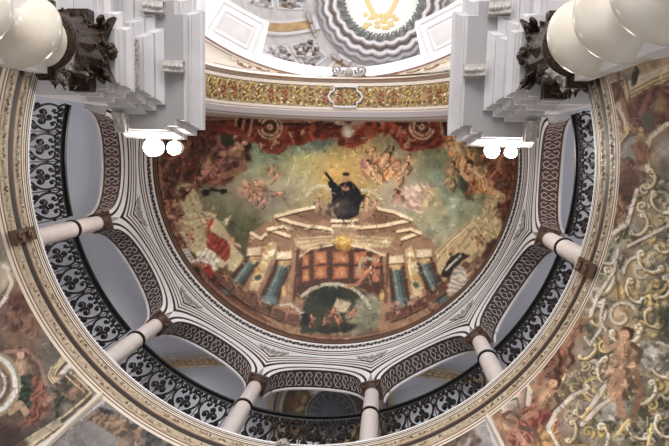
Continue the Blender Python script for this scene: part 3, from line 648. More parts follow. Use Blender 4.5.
        f.blob(x0, y0-2, wd*.6, 4, (196, 158, 106)); f.poly([(x0-wd*.75, y0-12), (x0+wd*.75, y0-13), (x0+wd*.8, y0-5), (x0-wd*.8, y0-4)], (214, 188, 150)); f.line([(x0-wd*.8, y0-3.5), (x0+wd*.8, y0-4.5)], 1, ln)
        f.blob(x1, y1, wd*.75, 4.5, (104, 124, 124)); f.blob(x1+d[0]/L*6, y1+d[1]/L*6, wd*.85, 4, (92, 108, 108))
    for (x0, y0), (x1, y1) in (((272, 246), (254, 288)), ((409, 252), (418, 296))):
        f.line([(x0, y0), (x1, y1)], 9, (196, 166, 122)); f.clutter(x0*.8+x1*.2, y0*.8+y1*.2, 5, 8, 16, [(222, 190, 130), (176, 128, 66), (232, 210, 170)], 2.6, int(x0)); 
        q = (x0*.25+x1*.75, y0*.25+y1*.75); f.blob(*q, 5, 5, (206, 178, 130)); f.blob(*q, 3, 3, (74, 92, 80)); f.blob(q[0], q[1]-8, 4, 3, (196, 150, 84))
    for q in ((284, 291), (382, 296)): f.blob(*q, 2.5, 6, (196, 158, 104), 0)
    f.line([(298, 250), (294, 300)], 3, (104, 68, 52)); f.line([(388, 254), (386, 302)], 3, (118, 82, 62))
    # carved parapet along the lower rim
    par = lambda r, t0, t1: [(338+r*1.0*sin(rad(t)), 160+r*.985*cos(rad(t))) for t in np.linspace(t0, t1, 30)]
    for r, wd, c in ((167, 9, (112, 76, 60)), (173, 1.6, (66, 42, 36)), (161, 1.2, (158, 116, 90))):
        f.line(par(r, -45, -14), wd, c, .9); f.line(par(r, 18, 50), wd, c, .9)
    for t in list(range(-44, -14, 5))+list(range(20, 50, 5)):
        x, y = 338+166*sin(rad(t)), 160+164*cos(rad(t)); f.line([(338+160*sin(rad(t)), 160+158*cos(rad(t))), (338+173*sin(rad(t)), 160+171*cos(rad(t)))], 1.2, (78, 48, 40)); f.putto(x+3, y-1, 2.2, t, (160, 112, 88))
    f.clutter(250, 296, 10, 6, 12, [(88, 56, 46), (128, 88, 70)], 3.4, 61, .8); f.clutter(418, 306, 26, 7, 26, [(110, 66, 56), (146, 100, 84), (84, 50, 44), (170, 126, 106)], 3, 62, .8)
    for x in (320, 333, 346, 300, 358): f.blob(x, 343-abs(x-333)*.05, 6, 3, (206, 186, 180), 0, .4); 
    f.line([(296, 344), (333, 347), (376, 343)], 2.6, (214, 196, 190), .9)
    # the ascending saint in black and the halo of script
    f.poly([(328, 182), (332, 180), (338, 186), (343, 182), (350, 181), (357, 186), (362, 195), (366, 193), (364, 198), (360, 204), (359, 214), (350, 220), (338, 219), (331, 208), (332, 196)], (34, 32, 36), .8, 1, .6, .25, 40, 3)
    f.line([(337, 188), (331, 180), (325, 172)], 2.6, (36, 32, 34)); f.blob(324.6, 171.5, 1.4, 1.6, (178, 132, 96)); f.blob(346, 177, 3.2, 3.8, (180, 134, 96)); f.blob(346, 174.6, 3.4, 2, (70, 50, 40)); f.blob(346, 188, 4, 2.4, (170, 120, 90))
    f.blob(342, 207, 10, 8, (96, 82, 74), 0, .4, .8); f.clutter(334, 210, 8, 7, 12, [(110, 88, 78), (150, 118, 98), (76, 64, 60)], 4, 71, .8); f.clutter(352, 210, 6, 6, 8, [(70, 66, 70), (50, 48, 52)], 4, 72, .8)
    f.script([(307, 195), (311, 189), (318, 186), (325, 186), (330, 189)], 2.8, (214, 200, 172), (120, 98, 76)); f.script([(362, 190), (370, 190), (376, 194), (380, 198)], 2.8, (208, 190, 160), (120, 98, 76))
    f.putto(368, 203, 3.8, -10, (200, 158, 120)); f.putto(375, 205, 3.2, 20, (190, 146, 112)); f.putto(318, 205, 3.6, 0, (178, 132, 110))
    # seated monk with a halo
    f.poly([(440, 277), (446, 264), (453, 254), (462, 252), (470, 256), (460, 262), (456, 270), (448, 278)], (58, 50, 46), .8, 1, .5, .2, 60, 3); f.poly([(446, 292), (452, 272), (460, 264), (466, 270), (468, 282), (460, 290), (450, 296)], (178, 164, 146), 1, 1, .6, .16, 110, 3)
    f.line([(446, 270), (456, 260), (460, 256)], 2, (196, 180, 158)); f.line([(462, 262), (472, 256), (478, 251)], 2, (176, 134, 104)); f.line([(452+5*cos(t), 250+5*sin(t)) for t in np.linspace(0, 6.28, 20)], 1, (216, 184, 110)); f.blob(452, 250, 3, 3.8, (182, 134, 98)); f.blob(451, 254, 2, 1.6, (110, 80, 60))
    f.blob(478, 262, 6, 8, (120, 92, 74), 30, .3, .9); f.blob(486, 254, 4, 6, (90, 58, 50), 30, .3, .9); f.blob(476, 268, 6, 5, (146, 112, 90), -20, .3, .9)
    f.putto(480, 240, 3, 0, (150, 100, 76)); f.blob(492, 245, 5, 8, (84, 50, 42), 40, .3, .9)
    f.strokes(2600, (155, 525, 118, 348), 5, 4, 1.1, .62, 1.42, .6)
    f.strokes(700, (155, 220, 118, 320), 6, 3.4, 1., .5, 1.5, .7); f.strokes(700, (470, 525, 130, 300), 7, 3.4, 1., .5, 1.5, .7); f.strokes(700, (240, 440, 215, 340), 8, 3, .9, .55, 1.45, .6); f.strokes(500, (200, 470, 112, 155), 9, 4, 1.1, .55, 1.4, .6)
    f.mottle(9, .12); f.grade(.74, 1.3, 112)

ts = np.radians(np.linspace(-180, 180, 900)); vv = np.linspace(0, .995, 230)
RP = 4.87*(1-vv); ZP = 17.66+2.2*np.sin(vv*pi/2)
Pa = np.stack([np.outer(RP, np.sin(ts)), np.outer(RP, np.cos(ts)), np.outer(ZP, np.ones_like(ts))], -1)
o = painted_mesh('ceiling_fresco', Pa, paint_apse, keep=lambda v: v[:, 1] > -1.3)
tag(o, 'painted half dome fresco with black robed saint over a balustraded building', 'fresco')

# --- the painted vault below the drum: three panels between white ribs
VP = np.array([(5.0, 11.0), (5.08, 10.7), (5.2, 10.2), (5.38, 9.5), (5.62, 8.7), (5.95, 7.8), (6.4, 6.8), (7.0, 5.8)])
def vault(t0, t1, n, m, v1=1.0):
    tt = np.linspace(0, v1, m)*7; R = np.interp(tt, range(8), VP[:, 0]); Z = np.interp(tt, range(8), VP[:, 1]); a = np.radians(np.linspace(t0, t1, n))
    return np.stack([np.outer(R, np.sin(a)), np.outer(R, np.cos(a)), np.outer(Z, np.ones_like(a))], -1)
SK = (172, 118, 86)
def rocaille(f, x, y, r, ang, m=1, body=(206, 194, 174)):
    """a C scroll: dark edge, pale body, gilded rim"""
    R_ = random.Random(int(x*13+y)); asp = R_.uniform(.45, .8); sw = R_.uniform(1.3, 1.75); k1, k2 = R_.uniform(.25, .4), R_.uniform(.18, .3)
    A = [(asp*cos(t), sin(t)) for t in np.linspace(-sw, sw, 24)]
    def curl(p, k, sg): return [(p[0]-k+k*(1-q/9)*cos(q*sg*-1), p[1]+k*(1-q/9)*sin(q*sg*-1)*1.0) for q in np.linspace(.3, 6.2, 14)]
    Q_ = curl(A[0], k1, 1)[::-1]+A+curl(A[-1], k2, -1)
    P = [(x+m*r*(px*cos(ang)-py*sin(ang)), y+r*(px*sin(ang)+py*cos(ang))) for px, py in Q_]
    f.line([(a+1.4, b+1.2) for a, b in P], r*.34, (78, 66, 52), .85); f.line(P, r*.24, body); f.line([(a-.7, b-.6) for a, b in P], max(.9, r*.1), (238, 228, 208), .9); f.line([(a+r*.16, b+r*.12) for a, b in P], max(.9, r*.1), (196, 150, 78), .95)
def goldline(f, P, wd=2.2, off=1.3):
    f.line([(x+off, y+off) for x, y in P], wd+1.2, (88, 66, 46), .8); f.line(P, wd+.8, (196, 166, 112)); f.line([(x-.4, y-.4) for x, y in P], wd*.45, (226, 204, 156), .9)

def paint_right(f):
    f.field([(620, 90, (176, 158, 136)), (640, 70, (170, 144, 110)), (610, 200, (150, 128, 108)), (650, 130, (150, 118, 92)), (640, 190, (140, 132, 110)), (620, 260, (164, 150, 128)), (655, 250, (150, 136, 112)), (600, 320, (150, 134, 110)), (580, 360, (140, 116, 96)), (640, 330, (150, 136, 112)), (660, 300, (96, 92, 74)), (660, 420, (100, 98, 78)), (610, 400, (152, 138, 116)), (560, 400, (150, 122, 98)), (520, 420, (150, 112, 92)), (500, 400, (190, 172, 160))], 3)
    f.mottle(14, .35, 14)
    # gilt panel frame near the pier
    f.poly([(608, 98), (622, 84), (668, 64), (690, 60), (690, 80), (640, 96), (628, 104), (626, 128), (612, 132)], (204, 188, 164))
    for o in (0, 4, 8): goldline(f, [(630, 90+o), (652, 78+o), (690, 62+o)], 1.8)
    f.poly([(632, 102), (690, 76), (690, 110), (640, 110)], (112, 92, 82), 1.5)
    goldline(f, [(607, 84), (624, 78), (628, 96), (628, 126)], 1.4); goldline(f, [(607, 84), (609, 112), (613, 124), (626, 128)], 1.4)
    for o in (0, 3.5, 7): goldline(f, [(613+o, 160), (613+o, 142), (620+o, 134), (632, 124+o)], 1.4)
    f.poly([(622, 146), (636, 134), (640, 160), (630, 172), (620, 168)], (150, 140, 132), 2)
    # large seraph with lifted wings
    for P in ([(616, 68), (619, 66), (620, 78), (626, 98), (634, 116), (626, 112), (618, 92)], [(636, 66), (640, 72), (636, 84), (631, 86), (632, 74)]): f.poly(P, (132, 92, 70) if P[0][0] < 620 else (66, 60, 46), 1, 1, .6, .25, 20, 2)
    f.poly([(624, 108), (634, 96), (650, 86), (672, 84), (690, 94), (690, 118), (668, 122), (654, 132), (640, 138), (630, 128)], (122, 70, 56), 2, 1, 2, .25, 30, 7)
    f.blob(616, 92, 5.5, 9, (124, 78, 54), 0, .3); f.blob(614, 92, 3, 5, (160, 108, 80)); f.line([(622, 100), (628, 120), (634, 132)], 4, (164, 118, 88)); f.line([(616, 110), (622, 122), (622, 132)], 3, (150, 104, 76)); f.blob(660, 106, 7, 9, (164, 132, 92), 20, .4); f.line([(648, 96), (640, 112), (646, 126)], 4, (150, 96, 74)); f.poly([(640, 116), (652, 110), (656, 122), (644, 134)], (94, 88, 66), 2)
    f.line([(667, 124), (650, 138), (645, 152), (648, 170), (660, 184), (676, 190)], 5, (210, 194, 164)); f.line([(667, 128), (654, 140), (649, 154), (652, 168), (664, 180)], 1.6, (150, 112, 70)); f.line([(660, 124), (646, 137), (641, 152), (643, 170), (656, 188)], 1.4, (176, 138, 84)); f.blob(668, 156, 12, 22, (146, 134, 120), 0, .4); f.blob(666, 150, 6, 8, (176, 160, 140), 0, .5); f.blob(664, 166, 5, 7, (120, 104, 92), 0, .5)
    f.putto(640, 138, 7, 10, (178, 136, 94), (100, 64, 44)); f.poly([(634, 148), (640, 140), (652, 150), (648, 164), (636, 168)], (136, 82, 58), 2, .9, 1.5, .2, 20, 5)
    # dark putti down the edge of the drum
    figure(f, 632, 178, 9, -10, (112, 76, 60), (146, 96, 74), 1); f.putto(624, 172, 8, 10, (140, 90, 68), (88, 50, 38)); f.putto(634, 190, 8, 50, (128, 80, 62), (84, 48, 36))
    f.putto(622, 206, 7, -10, (160, 116, 80), (100, 62, 42)); f.putto(614, 218, 7, 20, (150, 104, 78), (96, 58, 42)); f.clutter(632, 186, 12, 16, 24, [(112, 66, 54), (140, 90, 70), (88, 56, 44)], 6, 5, .7)
    f.line([(637, 190), (632, 206), (628, 222), (612, 234), (606, 244)], 4, (212, 200, 184)); f.line([(640, 192), (634, 210), (630, 226), (616, 237)], 1.2, (120, 90, 66))
    for o in (0, 4, 8): f.line([(626+o, 232), (614+o, 240), (608+o, 252)], 1.6, (206, 184, 148) if o != 4 else (130, 104, 80))
    RC_ = [(206, 192, 168), (190, 156, 104), (120, 112, 90), (216, 186, 122), (80, 74, 58), (176, 160, 138), (150, 128, 104)]
    for x, y, r in ((660, 300, 16), (668, 250, 12), (600, 270, 9), (605, 350, 14), (660, 330, 14), (655, 425, 18), (575, 390, 12), (600, 420, 14), (632, 240, 9), (660, 190, 12), (590, 330, 8)): f.blob(x, y, r, r*.9, (84, 80, 62), 0, .5, .75, 3)
    f.strokes(420, (592, 680, 235, 446), 3, 10, 2.4, .75, 1.12, .8, 1.5, RC_); f.strokes(150, (560, 640, 370, 446), 4, 9, 2.2, .75, 1.1, .8, 1.5, RC_); f.strokes(120, (640, 680, 180, 260), 4, 9, 2.2, .75, 1.1, .8, 1.5, RC_)
    # gilt rocaille heart of the vault
    for x, y, rx, ry in ((648, 212, 9, 14), (640, 270, 13, 12), (621, 318, 13, 13), (636, 272, 10, 9), (616, 292, 14, 8)): f.blob(x, y, rx, ry, (176, 152, 112), 15, .35)
    f.poly([(612, 282), (632, 276), (638, 296), (618, 304)], (176, 142, 88), 2)
    for k in range(5): f.line([(617+4*k, 284-k*.6), (619+4*k, 300-k)], 1.4, (222, 196, 138) if k % 2 else (120, 90, 54))
    f.blob(639, 270, 10, 9, (188, 156, 108), 0, .3); f.blob(638, 268, 5, 5, (208, 180, 134), 0, .5); f.blob(621, 316, 10, 10, (180, 142, 96), 0, .3); f.blob(618, 313, 5, 5, (206, 174, 130), 0, .5)
    for q, (x, y, r, m, c, a0) in enumerate(((640, 270, 14, 1, (206, 192, 168), 3), (621, 316, 14, -1, (206, 190, 164), 0), (598, 294, 8, 1, (204, 192, 176), 1), (612, 262, 7, -1, (204, 192, 172), 2), (656, 285, 8, 1, (216, 180, 100), 0), (641, 326, 6, 1, (222, 184, 96), 2), (663, 322, 8, -1, (214, 178, 104), 1), (648, 300, 5, 1, (220, 190, 110), 1), (642, 206, 6, 1, (208, 196, 160), 0), (650, 235, 6, 1, (216, 180, 90), 0), (660, 222, 8, -1, (210, 184, 130), 1), (604, 345, 7, 1, (206, 180, 120), 0), (594, 372, 6, 1, (190, 170, 130), 0), (585, 365, 5, -1, (190, 170, 130), 2), (660, 350, 11, 1, (186, 176, 162), 1), (655, 362, 9, -1, (196, 184, 168), 3), (570, 415, 7, 1, (180, 160, 128), 0), (588, 432, 6, -1, (202, 166, 96), 1), (605, 430, 6, 1, (206, 168, 90), 2), (585, 448, 6, 1, (190, 150, 84), 0), (596, 388, 12, 1, (198, 170, 110), 2), (660, 385, 8, -1, (206, 172, 96), 1), (652, 405, 7, 1, (214, 180, 100), 3), (645, 190, 7, -1, (200, 186, 150), 1), (662, 200, 10, 1, (190, 176, 140), 2))): scroll(f, x, y, r*1.15, m, c, 3.2 if r > 7 else 2.4, a0)
    f.clutter(612, 262, 14, 26, 34, [(150, 142, 124), (190, 178, 158), (120, 112, 92), (176, 152, 116)], 4, 12, .7); f.clutter(650, 300, 18, 60, 70, [(200, 180, 146), (176, 142, 92), (110, 108, 88), (214, 190, 130), (132, 112, 84)], 4, 13, .7); f.clutter(655, 225, 12, 30, 40, [(190, 172, 130), (106, 104, 84), (150, 132, 96)], 4, 14, .7)
    for x, y, r, an, m in ((606, 282, 12, .4, 1), (634, 292, 11, 2.6, 1), (626, 334, 13, 1.4, 1), (598, 316, 10, .2, -1), (650, 262, 12, 2.2, 1), (662, 288, 10, .5, 1), (652, 318, 9, 2.8, 1), (606, 256, 10, 1.0, -1), (640, 226, 10, .6, 1), (660, 204, 11, 2.4, 1), (588, 352, 9, .8, 1), (604, 372, 11, .2, -1), (660, 366, 12, 2.6, 1), (648, 394, 11, .6, 1), (586, 410, 10, 1.2, 1), (600, 440, 12, .4, 1), (636, 432, 10, 2.2, 1), (664, 428, 11, .8, -1), (572, 432, 9, .2, 1), (594, 392, 8, 2, 1), (666, 245, 9, 1, 1), (650, 180, 8, .4, 1)): rocaille(f, x, y, r, an, m, (206, 194, 174) if r > 9 else (204, 176, 120))
    for P in ([(590, 318), (596, 300), (604, 286), (614, 270), (618, 250)], [(584, 336), (590, 344), (600, 330), (606, 312)], [(628, 246), (640, 240), (656, 232), (668, 226)], [(604, 300), (600, 318), (606, 330)]): f.line(P, 3.2, (206, 194, 178)); f.line([(x+2, y+1.4) for x, y in P], 1.1, (116, 92, 68), .8)
    for x, y in ((612, 250), (628, 228), (622, 232), (624, 258), (644, 300), (668, 318)): f.line([(x, y), (x-4, y+10)], 3, (70, 76, 60), .8)
    for x, y in ((649, 296), (656, 298), (650, 303), (657, 305)): f.blob(x, y, 2.2, 2, (232, 196, 110), 0, .3, 1, .2)
    f.poly([(655, 310), (690, 296), (690, 340), (668, 344)], (70, 74, 58), 3, .7)
    # standing putto in the middle and its company
    figure(f, 624, 352, 12, 6, (176, 134, 100), (192, 142, 104), 3); f.line([(622, 372), (618, 396), (622, 416)], 7, (182, 130, 96)); f.line([(636, 370), (640, 392), (634, 418)], 6, (150, 104, 78)); f.putto(620, 386, 6, 10, (192, 116, 86), (120, 70, 50)); f.clutter(610, 410, 14, 14, 26, [(188, 176, 160), (150, 140, 126), (204, 192, 178)], 5, 22, .75); f.clutter(655, 355, 12, 14, 22, [(170, 164, 150), (196, 188, 172), (104, 102, 88)], 5, 23, .7)
    figure(f, 562, 356, 9, 30, (112, 78, 62), (158, 104, 80), 5); f.putto(556, 350, 8, 0, (140, 86, 66), (90, 52, 40)); f.putto(572, 334, 8, 20, (176, 124, 94), (104, 64, 46)); f.putto(578, 320, 6, 0, (168, 118, 90)); f.line([(568, 318), (584, 324), (594, 316)], 2.6, (150, 120, 84))
    figure(f, 546, 398, 11, 30, (150, 88, 70), (178, 134, 100), 6); f.poly([(524, 428), (540, 410), (556, 412), (560, 440), (540, 460), (516, 456)], (146, 74, 66), 2, .9, 2, .25, 30, 6); f.poly([(530, 440), (548, 420), (560, 430), (556, 460), (530, 462)], (178, 146, 82), 3, .7, 2, .2, 30, 6)
    figure(f, 506, 424, 10, -60, (150, 90, 76), (184, 136, 110), 7); f.blob(494, 414, 6, 7, (170, 116, 90), 20); f.poly([(484, 424), (490, 412), (494, 430), (486, 446)], (96, 76, 66), 1.5); f.line([(505, 402), (517, 398), (519, 408)], 2, (96, 110, 80))
    # white and gilt frame bands
    for P in ([(520, 388), (524, 378), (530, 390), (528, 404)], [(558, 446), (548, 428), (556, 412), (572, 396), (588, 388)], [(590, 408), (606, 384), (616, 372), (612, 356)], [(582, 424), (600, 406), (612, 398)]): 
        f.line(P, 5, (208, 194, 180)); f.line([(x+3, y+1) for x, y in P], 1.3, (184, 140, 70)); f.line([(x-3, y-1) for x, y in P], 1.1, (120, 94, 72), .8)
    for P in ([(616, 436), (629, 420)], [(648, 446), (652, 424)], [(590, 408), (582, 418)]): f.line(P, 3, (220, 176, 92)); f.line([(x-1, y-.6) for x, y in P], 1.2, (246, 224, 160))
    f.line([(482, 402), (500, 392), (518, 384)], 6, (206, 192, 186)); f.line([(486, 408), (492, 428), (500, 450)], 7, (212, 204, 200)); f.line([(494, 404), (500, 400), (500, 422), (508, 440)], 1.6, (170, 132, 80))
    figure(f, 624, 352, 12, 6, (168, 132, 102), (188, 142, 106), 3); f.line([(622, 372), (618, 396), (622, 416)], 7, (180, 132, 98)); f.line([(636, 370), (640, 392), (634, 418)], 6, (148, 106, 78))
    f.strokes(2600, (480, 680, 60, 460), 5, 5, 1.3, .62, 1.4, .55); f.mottle(10, .15); f.grade(.68, 1.22, 122)
def paint_left(f):
    f.field([(5, 270, (170, 146, 118)), (20, 300, (140, 96, 76)), (60, 340, (134, 122, 108)), (50, 385, (112, 96, 82)), (20, 420, (96, 78, 64)), (80, 380, (150, 136, 120)), (10, 350, (120, 90, 74)), (5, 440, (84, 66, 56)), (40, 320, (124, 84, 68))], 3)
    f.mottle(12, .3, 10)
    f.line([(22, 246), (34, 282), (52, 316), (74, 348), (98, 382), (106, 394)], 7, (206, 196, 186)); f.line([(27, 250), (39, 282), (57, 314), (78, 346)], 1.4, (120, 100, 84), .8)
    f.poly([(44, 334), (58, 330), (66, 350), (62, 364), (52, 372), (44, 360)], (112, 104, 92), 2)
    for o in (0, 3, 6): goldline(f, [(54+o, 330), (64+o, 350), (62+o, 358), (52+o, 368), (48+o, 376), (56+o, 386)], 1.1)
    f.line([(74, 350), (72, 362), (60, 376), (62, 384)], 5, (202, 190, 176))
    figure(f, 22, 292, 9, 10, (132, 80, 64), (166, 116, 90), 11); f.putto(32, 316, 8, 30, (164, 112, 88), (96, 60, 46)); f.putto(14, 316, 7, -20, (140, 92, 74), (96, 60, 46)); f.clutter(22, 306, 20, 24, 36, [(130, 78, 62), (160, 110, 84), (98, 60, 50)], 6, 16, .65)
    f.poly([(4, 290), (12, 276), (6, 262), (-6, 262), (-6, 300)], (190, 170, 140), 1.5); f.line([(-4, 262), (8, 268), (12, 284), (4, 300), (-6, 312)], 4, (214, 200, 180))
    figure(f, 24, 370, 11, -10, (44, 62, 52), (186, 140, 108), 12); f.poly([(14, 378), (32, 374), (38, 396), (30, 414), (16, 410)], (52, 66, 54), 1.5, 1, 1.5, .25, 70, 5); f.poly([(32, 372), (46, 382), (50, 410), (36, 424), (20, 428), (30, 410)], (136, 74, 58), 2, .95, 2, .25, 40, 5); f.line([(10, 412), (20, 404), (26, 412)], 7, (196, 146, 110)); f.line([(4, 352), (26, 350), (40, 364), (46, 384)], 4, (166, 116, 92))
    for r, wd, c in ((27, 6, (150, 138, 122)), (24, 5, (214, 206, 196)), (20.5, 1.6, (176, 140, 80)), (28, 1.6, (176, 140, 84)), (14, 3, (200, 190, 178))): f.line([(-9+r*1.0*cos(t), 384+r*1.15*sin(t)) for t in np.linspace(-1.7, 1.7, 40)], wd, c)
    f.blob(-9, 384, 10, 12, (150, 132, 116), 0, .3)
    figure(f, 78, 390, 9, 60, (84, 76, 60), (170, 122, 96), 13); f.putto(70, 384, 7, 100, (158, 112, 88), (76, 52, 40)); f.poly([(56, 392), (66, 396), (66, 414), (58, 424), (54, 408)], (58, 54, 44), 2, .9, 1.5, .3, 30, 4); f.poly([(58, 380), (68, 374), (76, 384), (66, 392)], (70, 62, 52), 2); f.blob(86, 402, 8, 8, (90, 84, 72), 0, .4); f.blob(66, 410, 6, 6, (128, 116, 100), 0, .5)
    goldline(f, [(70, 372), (92, 392), (70, 412), (10, 450)], 1.4); goldline(f, [(66, 376), (84, 392)], 1.2); f.line([(100, 396), (76, 418), (30, 450)], 7, (206, 198, 190)); f.line([(58, 422), (24, 446), (8, 456)], 6, (170, 152, 122)); goldline(f, [(62, 424), (28, 448), (10, 460)], 1.4)
    f.poly([(-5, 420), (20, 428), (30, 446), (-5, 456)], (74, 50, 44), 3, .8); f.strokes(1100, (-5, 110, 240, 450), 5, 5, 1.2, .6, 1.4, .55); f.mottle(10, .15); f.grade(.6, 1.15, 105)
def paint_middle(f):
    f.field([(110, 420, (140, 134, 132)), (160, 430, (126, 116, 110)), (80, 446, (128, 120, 116)), (200, 446, (110, 96, 86)), (470, 420, (176, 166, 162)), (440, 440, (140, 124, 112)), (488, 430, (150, 140, 136)), (300, 470, (130, 118, 106))], 3)
    f.mottle(14, .25)
    f.line([(106, 398), (84, 414), (36, 450)], 5, (198, 190, 186)); f.line([(484, 408), (490, 428), (498, 452)], 5, (206, 200, 198))
    f.poly([(86, 420), (98, 410), (112, 412), (128, 422), (140, 428), (150, 446), (120, 440), (100, 426)], (128, 98, 76), 1.5, 1, 2, .3, 40, 4); f.blob(106, 411, 8, 3, (44, 42, 44), 20, .3); f.putto(118, 424, 6, 70, (160, 124, 96), (70, 56, 48)); f.poly([(124, 422), (146, 424), (168, 440), (178, 456), (150, 448), (134, 432)], (52, 52, 54), 1.5, .9, 2, .3, 40, 4); f.putto(134, 436, 8, 40, (150, 116, 92), (80, 60, 50)); f.clutter(150, 438, 30, 10, 20, [(60, 58, 58), (110, 92, 78), (140, 124, 110)], 5, 18, .7)
    f.poly([(436, 446), (452, 432), (468, 426), (476, 430), (460, 440), (450, 454)], (96, 76, 60), 1.5, 1, 2, .3, 40, 4); f.clutter(470, 440, 12, 6, 12, [(120, 96, 80), (84, 66, 56)], 4, 19, .7); f.line([(418, 438), (440, 432), (478, 414)], 2, (120, 104, 92)); f.strokes(500, (60, 200, 390, 450), 6, 5, 1.2, .65, 1.35, .5); f.strokes(200, (420, 500, 400, 450), 6, 5, 1.2, .65, 1.35, .5); f.grade(.75, 1.0)
o = painted_mesh('vault_fresco', vault(41.0, 111, 880, 460), paint_right)
tag(o, 'right vault fresco with gilded rocaille shells and bare putti below the gallery', 'fresco')
o = painted_mesh('vault_fresco', vault(-111, -40.2, 620, 260, .75), paint_left)
tag(o, 'left vault fresco with green robed figure beside a round white frame', 'fresco')
o = painted_mesh('vault_fresco', vault(-40.2, 41.0, 420, 120, .55), paint_middle)
tag(o, 'grey vault fresco at the lower picture edge with dark draped figures', 'fresco')
for t, k in ((-40.2, 27), (41.0, 28)):
    mb = MB(); P = [pol(t, r-.03, z) for r, z in VP]
    mb.tube(P, .075, 6, flat=.5); struct(mb.build('trim_%d' % k, CREAM))

# ================================================================== THINGS
# --- gallery columns
def make_column():
    root = thing('gallery_column', '', 'column', (0, 0, 0), 0, 'columns of the ring gallery')
    m = MB(); m.box((-.185, -.185, 0), (.185, .185, .05)); m.lathe([(.18, .05), (.19, .08), (.178, .11), (.182, .15), (.172, .18)], n=24); m.build('base', STONE, root)
    m = MB(); m.lathe([(.172, .17), (.18, .6), (.178, 1.2), (.17, 1.9), (.16, 2.5)], n=28); m.build('shaft', STONE, root)
    m = MB(); m.lathe([(.175, 1.39), (.205, 1.4), (.205, 1.46), (.175, 1.47)], n=24); m.build('collar', IRON, root)
    cp = MB(); cp.lathe([(.165, 2.5), (.185, 2.515), (.185, 2.54), (.165, 2.56), (.17, 2.62), (.215, 2.69)], n=24); cp.prism([(-.22, -.22), (.22, -.22), (.22, .22), (-.22, .22)], 2.69, 2.79); c = cp.build('capital', CAPBROWN, root)
    for sx in (-1, 1):
        for sy in (-1, 1):
            v = MB(); sp = spiral(.17, 2.64, .06, 1.4, pi/2, -1, 14)
            v.tube([(sx*a*.9, sy*a*.9, z) for a, z in sp], .022, 5); v.build('volute', CAPBROWN, c)
    return root
lab = {-75: 'pale gallery column at the left end beside the left pier', -45: 'pale gallery column at lower left, second from the left pier', -15: 'pale gallery column left of the painted roundel', 15: 'pale gallery column just right of the painted roundel',
       45: 'pale gallery column at lower right, second from the right pier', 75: 'pale gallery column at the right end beside the gilded right vault'}
c0 = make_column()
for i, t in enumerate((-75, -45, -15, 15, 45, 75)):
    loc = pol(t, 5.16, 12.0)
    if i == 0: c0.location = loc; c0.rotation_euler = (0, 0, -rad(t)); c0['label'] = lab[t]
    else: dup(c0, loc, -rad(t), lab[t])
# --- wrought iron railings
def make_railing():
    root = thing('gallery_railing', '', 'railing', (0, 0, 0), 0, 'iron railings of the ring gallery')
    A = 12.9; Rr = 5.12
    def P(t, z, dr=0): return (( Rr+dr)*sin(rad(t)), (Rr+dr)*cos(rad(t))-Rr, z)
    m = MB(); ts_ = arcpts(-A, A, 40); pr = [(-.045, 1.4), (.045, 1.4), (.06, 1.43), (.045, 1.47), (-.045, 1.47), (-.06, 1.43)]
    o = [[P(t, z, d) for d, z in pr] for t in ts_]; m.grid(o, True); m.build('handrail', IRON, root)
    for z, nm in ((1.33, 'upper_bar'), (.04, 'lower_bar')):
        m = MB(); m.tube([P(t, z) for t in ts_], .022, 4); m.build(nm, IRON, root)
    ncell = 4; W = 2*A/ncell
    for k in range(ncell):
        m = MB(); t0 = -A+W*(k+.5)
        def Q(u, v): return P(t0+u*W, 0.04+v*1.29)
        def bar(pts, r=.023): m.tube([Q(*p) for p in pts], r, 5)
        for s in (-1, 1):
            S = lambda pts: [(s*a, b) for a, b in pts]
            bar(S(bez((0, 0), (.12, .22), (.46, .3), (.44, .62), 9)+bez((.44, .62), (.43, .9), (.14, .9), (.16, .72), 8)[1:]+[(.2, .66), (.26, .68), (.25, .74)]))
            bar(S([(.02, .3)]+spiral(.15, .4, .12, 1.3, pi, -1, 14)))
            bar(S(bez((.5, .02), (.44, .12), (.3, .1), (.28, .24), 6)+spiral(.36, .24, .08, 1.1, pi, -1, 10)))
            bar(S(bez((.5, .98), (.42, .8), (.34, .74), (.27, .86), 6)+[(.26, .93), (.32, .96), (.35, .9), (.31, .88)]))
            bar(S(bez((0, .78), (.06, .9), (.16, .86), (.2, .98), 6)))
            bar(S(spiral(.09, .9, .07, 1.2, -pi/2, 1, 10)))
            m.ball(Q(s*.15, .4), .036, 6, 4); m.ball(Q(s*.24, .72), .03, 6, 4); m.ball(Q(s*.36, .24), .028, 6, 4)
        bar(spiral(0, .58, .11, 1.3, -pi/2, 1, 14)); bar([(0, 0), (0, .14), (0, .3), (0, .47)], .014); m.ball(Q(0, .58), .036, 6, 4); m.ball(Q(0, .14), (.03, .03, .05), 6, 4); m.ball(Q(0, .76), (.035, .035, .05), 6, 4)
        m.ball(Q(.5, .62), .035, 6, 4)
        bar([(.5, .0), (.5, .3), (.5, .62), (.5, 1)], .011)
        m.build('scrollwork', IRON, root)
    return root
rl = {-90: 'black iron scroll railing from the left pier to the first column', -60: 'black iron scroll railing between the two left columns', -30: 'black iron scroll railing at lower left before the gilt strip', 0: 'black iron scroll railing below the painted roundel at picture bottom',
      30: 'black iron scroll railing at lower right, right of the roundel', 60: 'black iron scroll railing between the two right columns', 90: 'black iron scroll railing from the last column to the right pier'}
r0 = make_railing()
for i, t0_ in enumerate(BAYS):
    t = t0_*1.01
    loc = pol(t, 5.12, 12.0)
    if i == 0: r0.location = loc; r0.rotation_euler = (0, 0, -rad(t)); r0['label'] = rl[t0_]
    else: dup(r0, loc, -rad(t), rl[t0_])

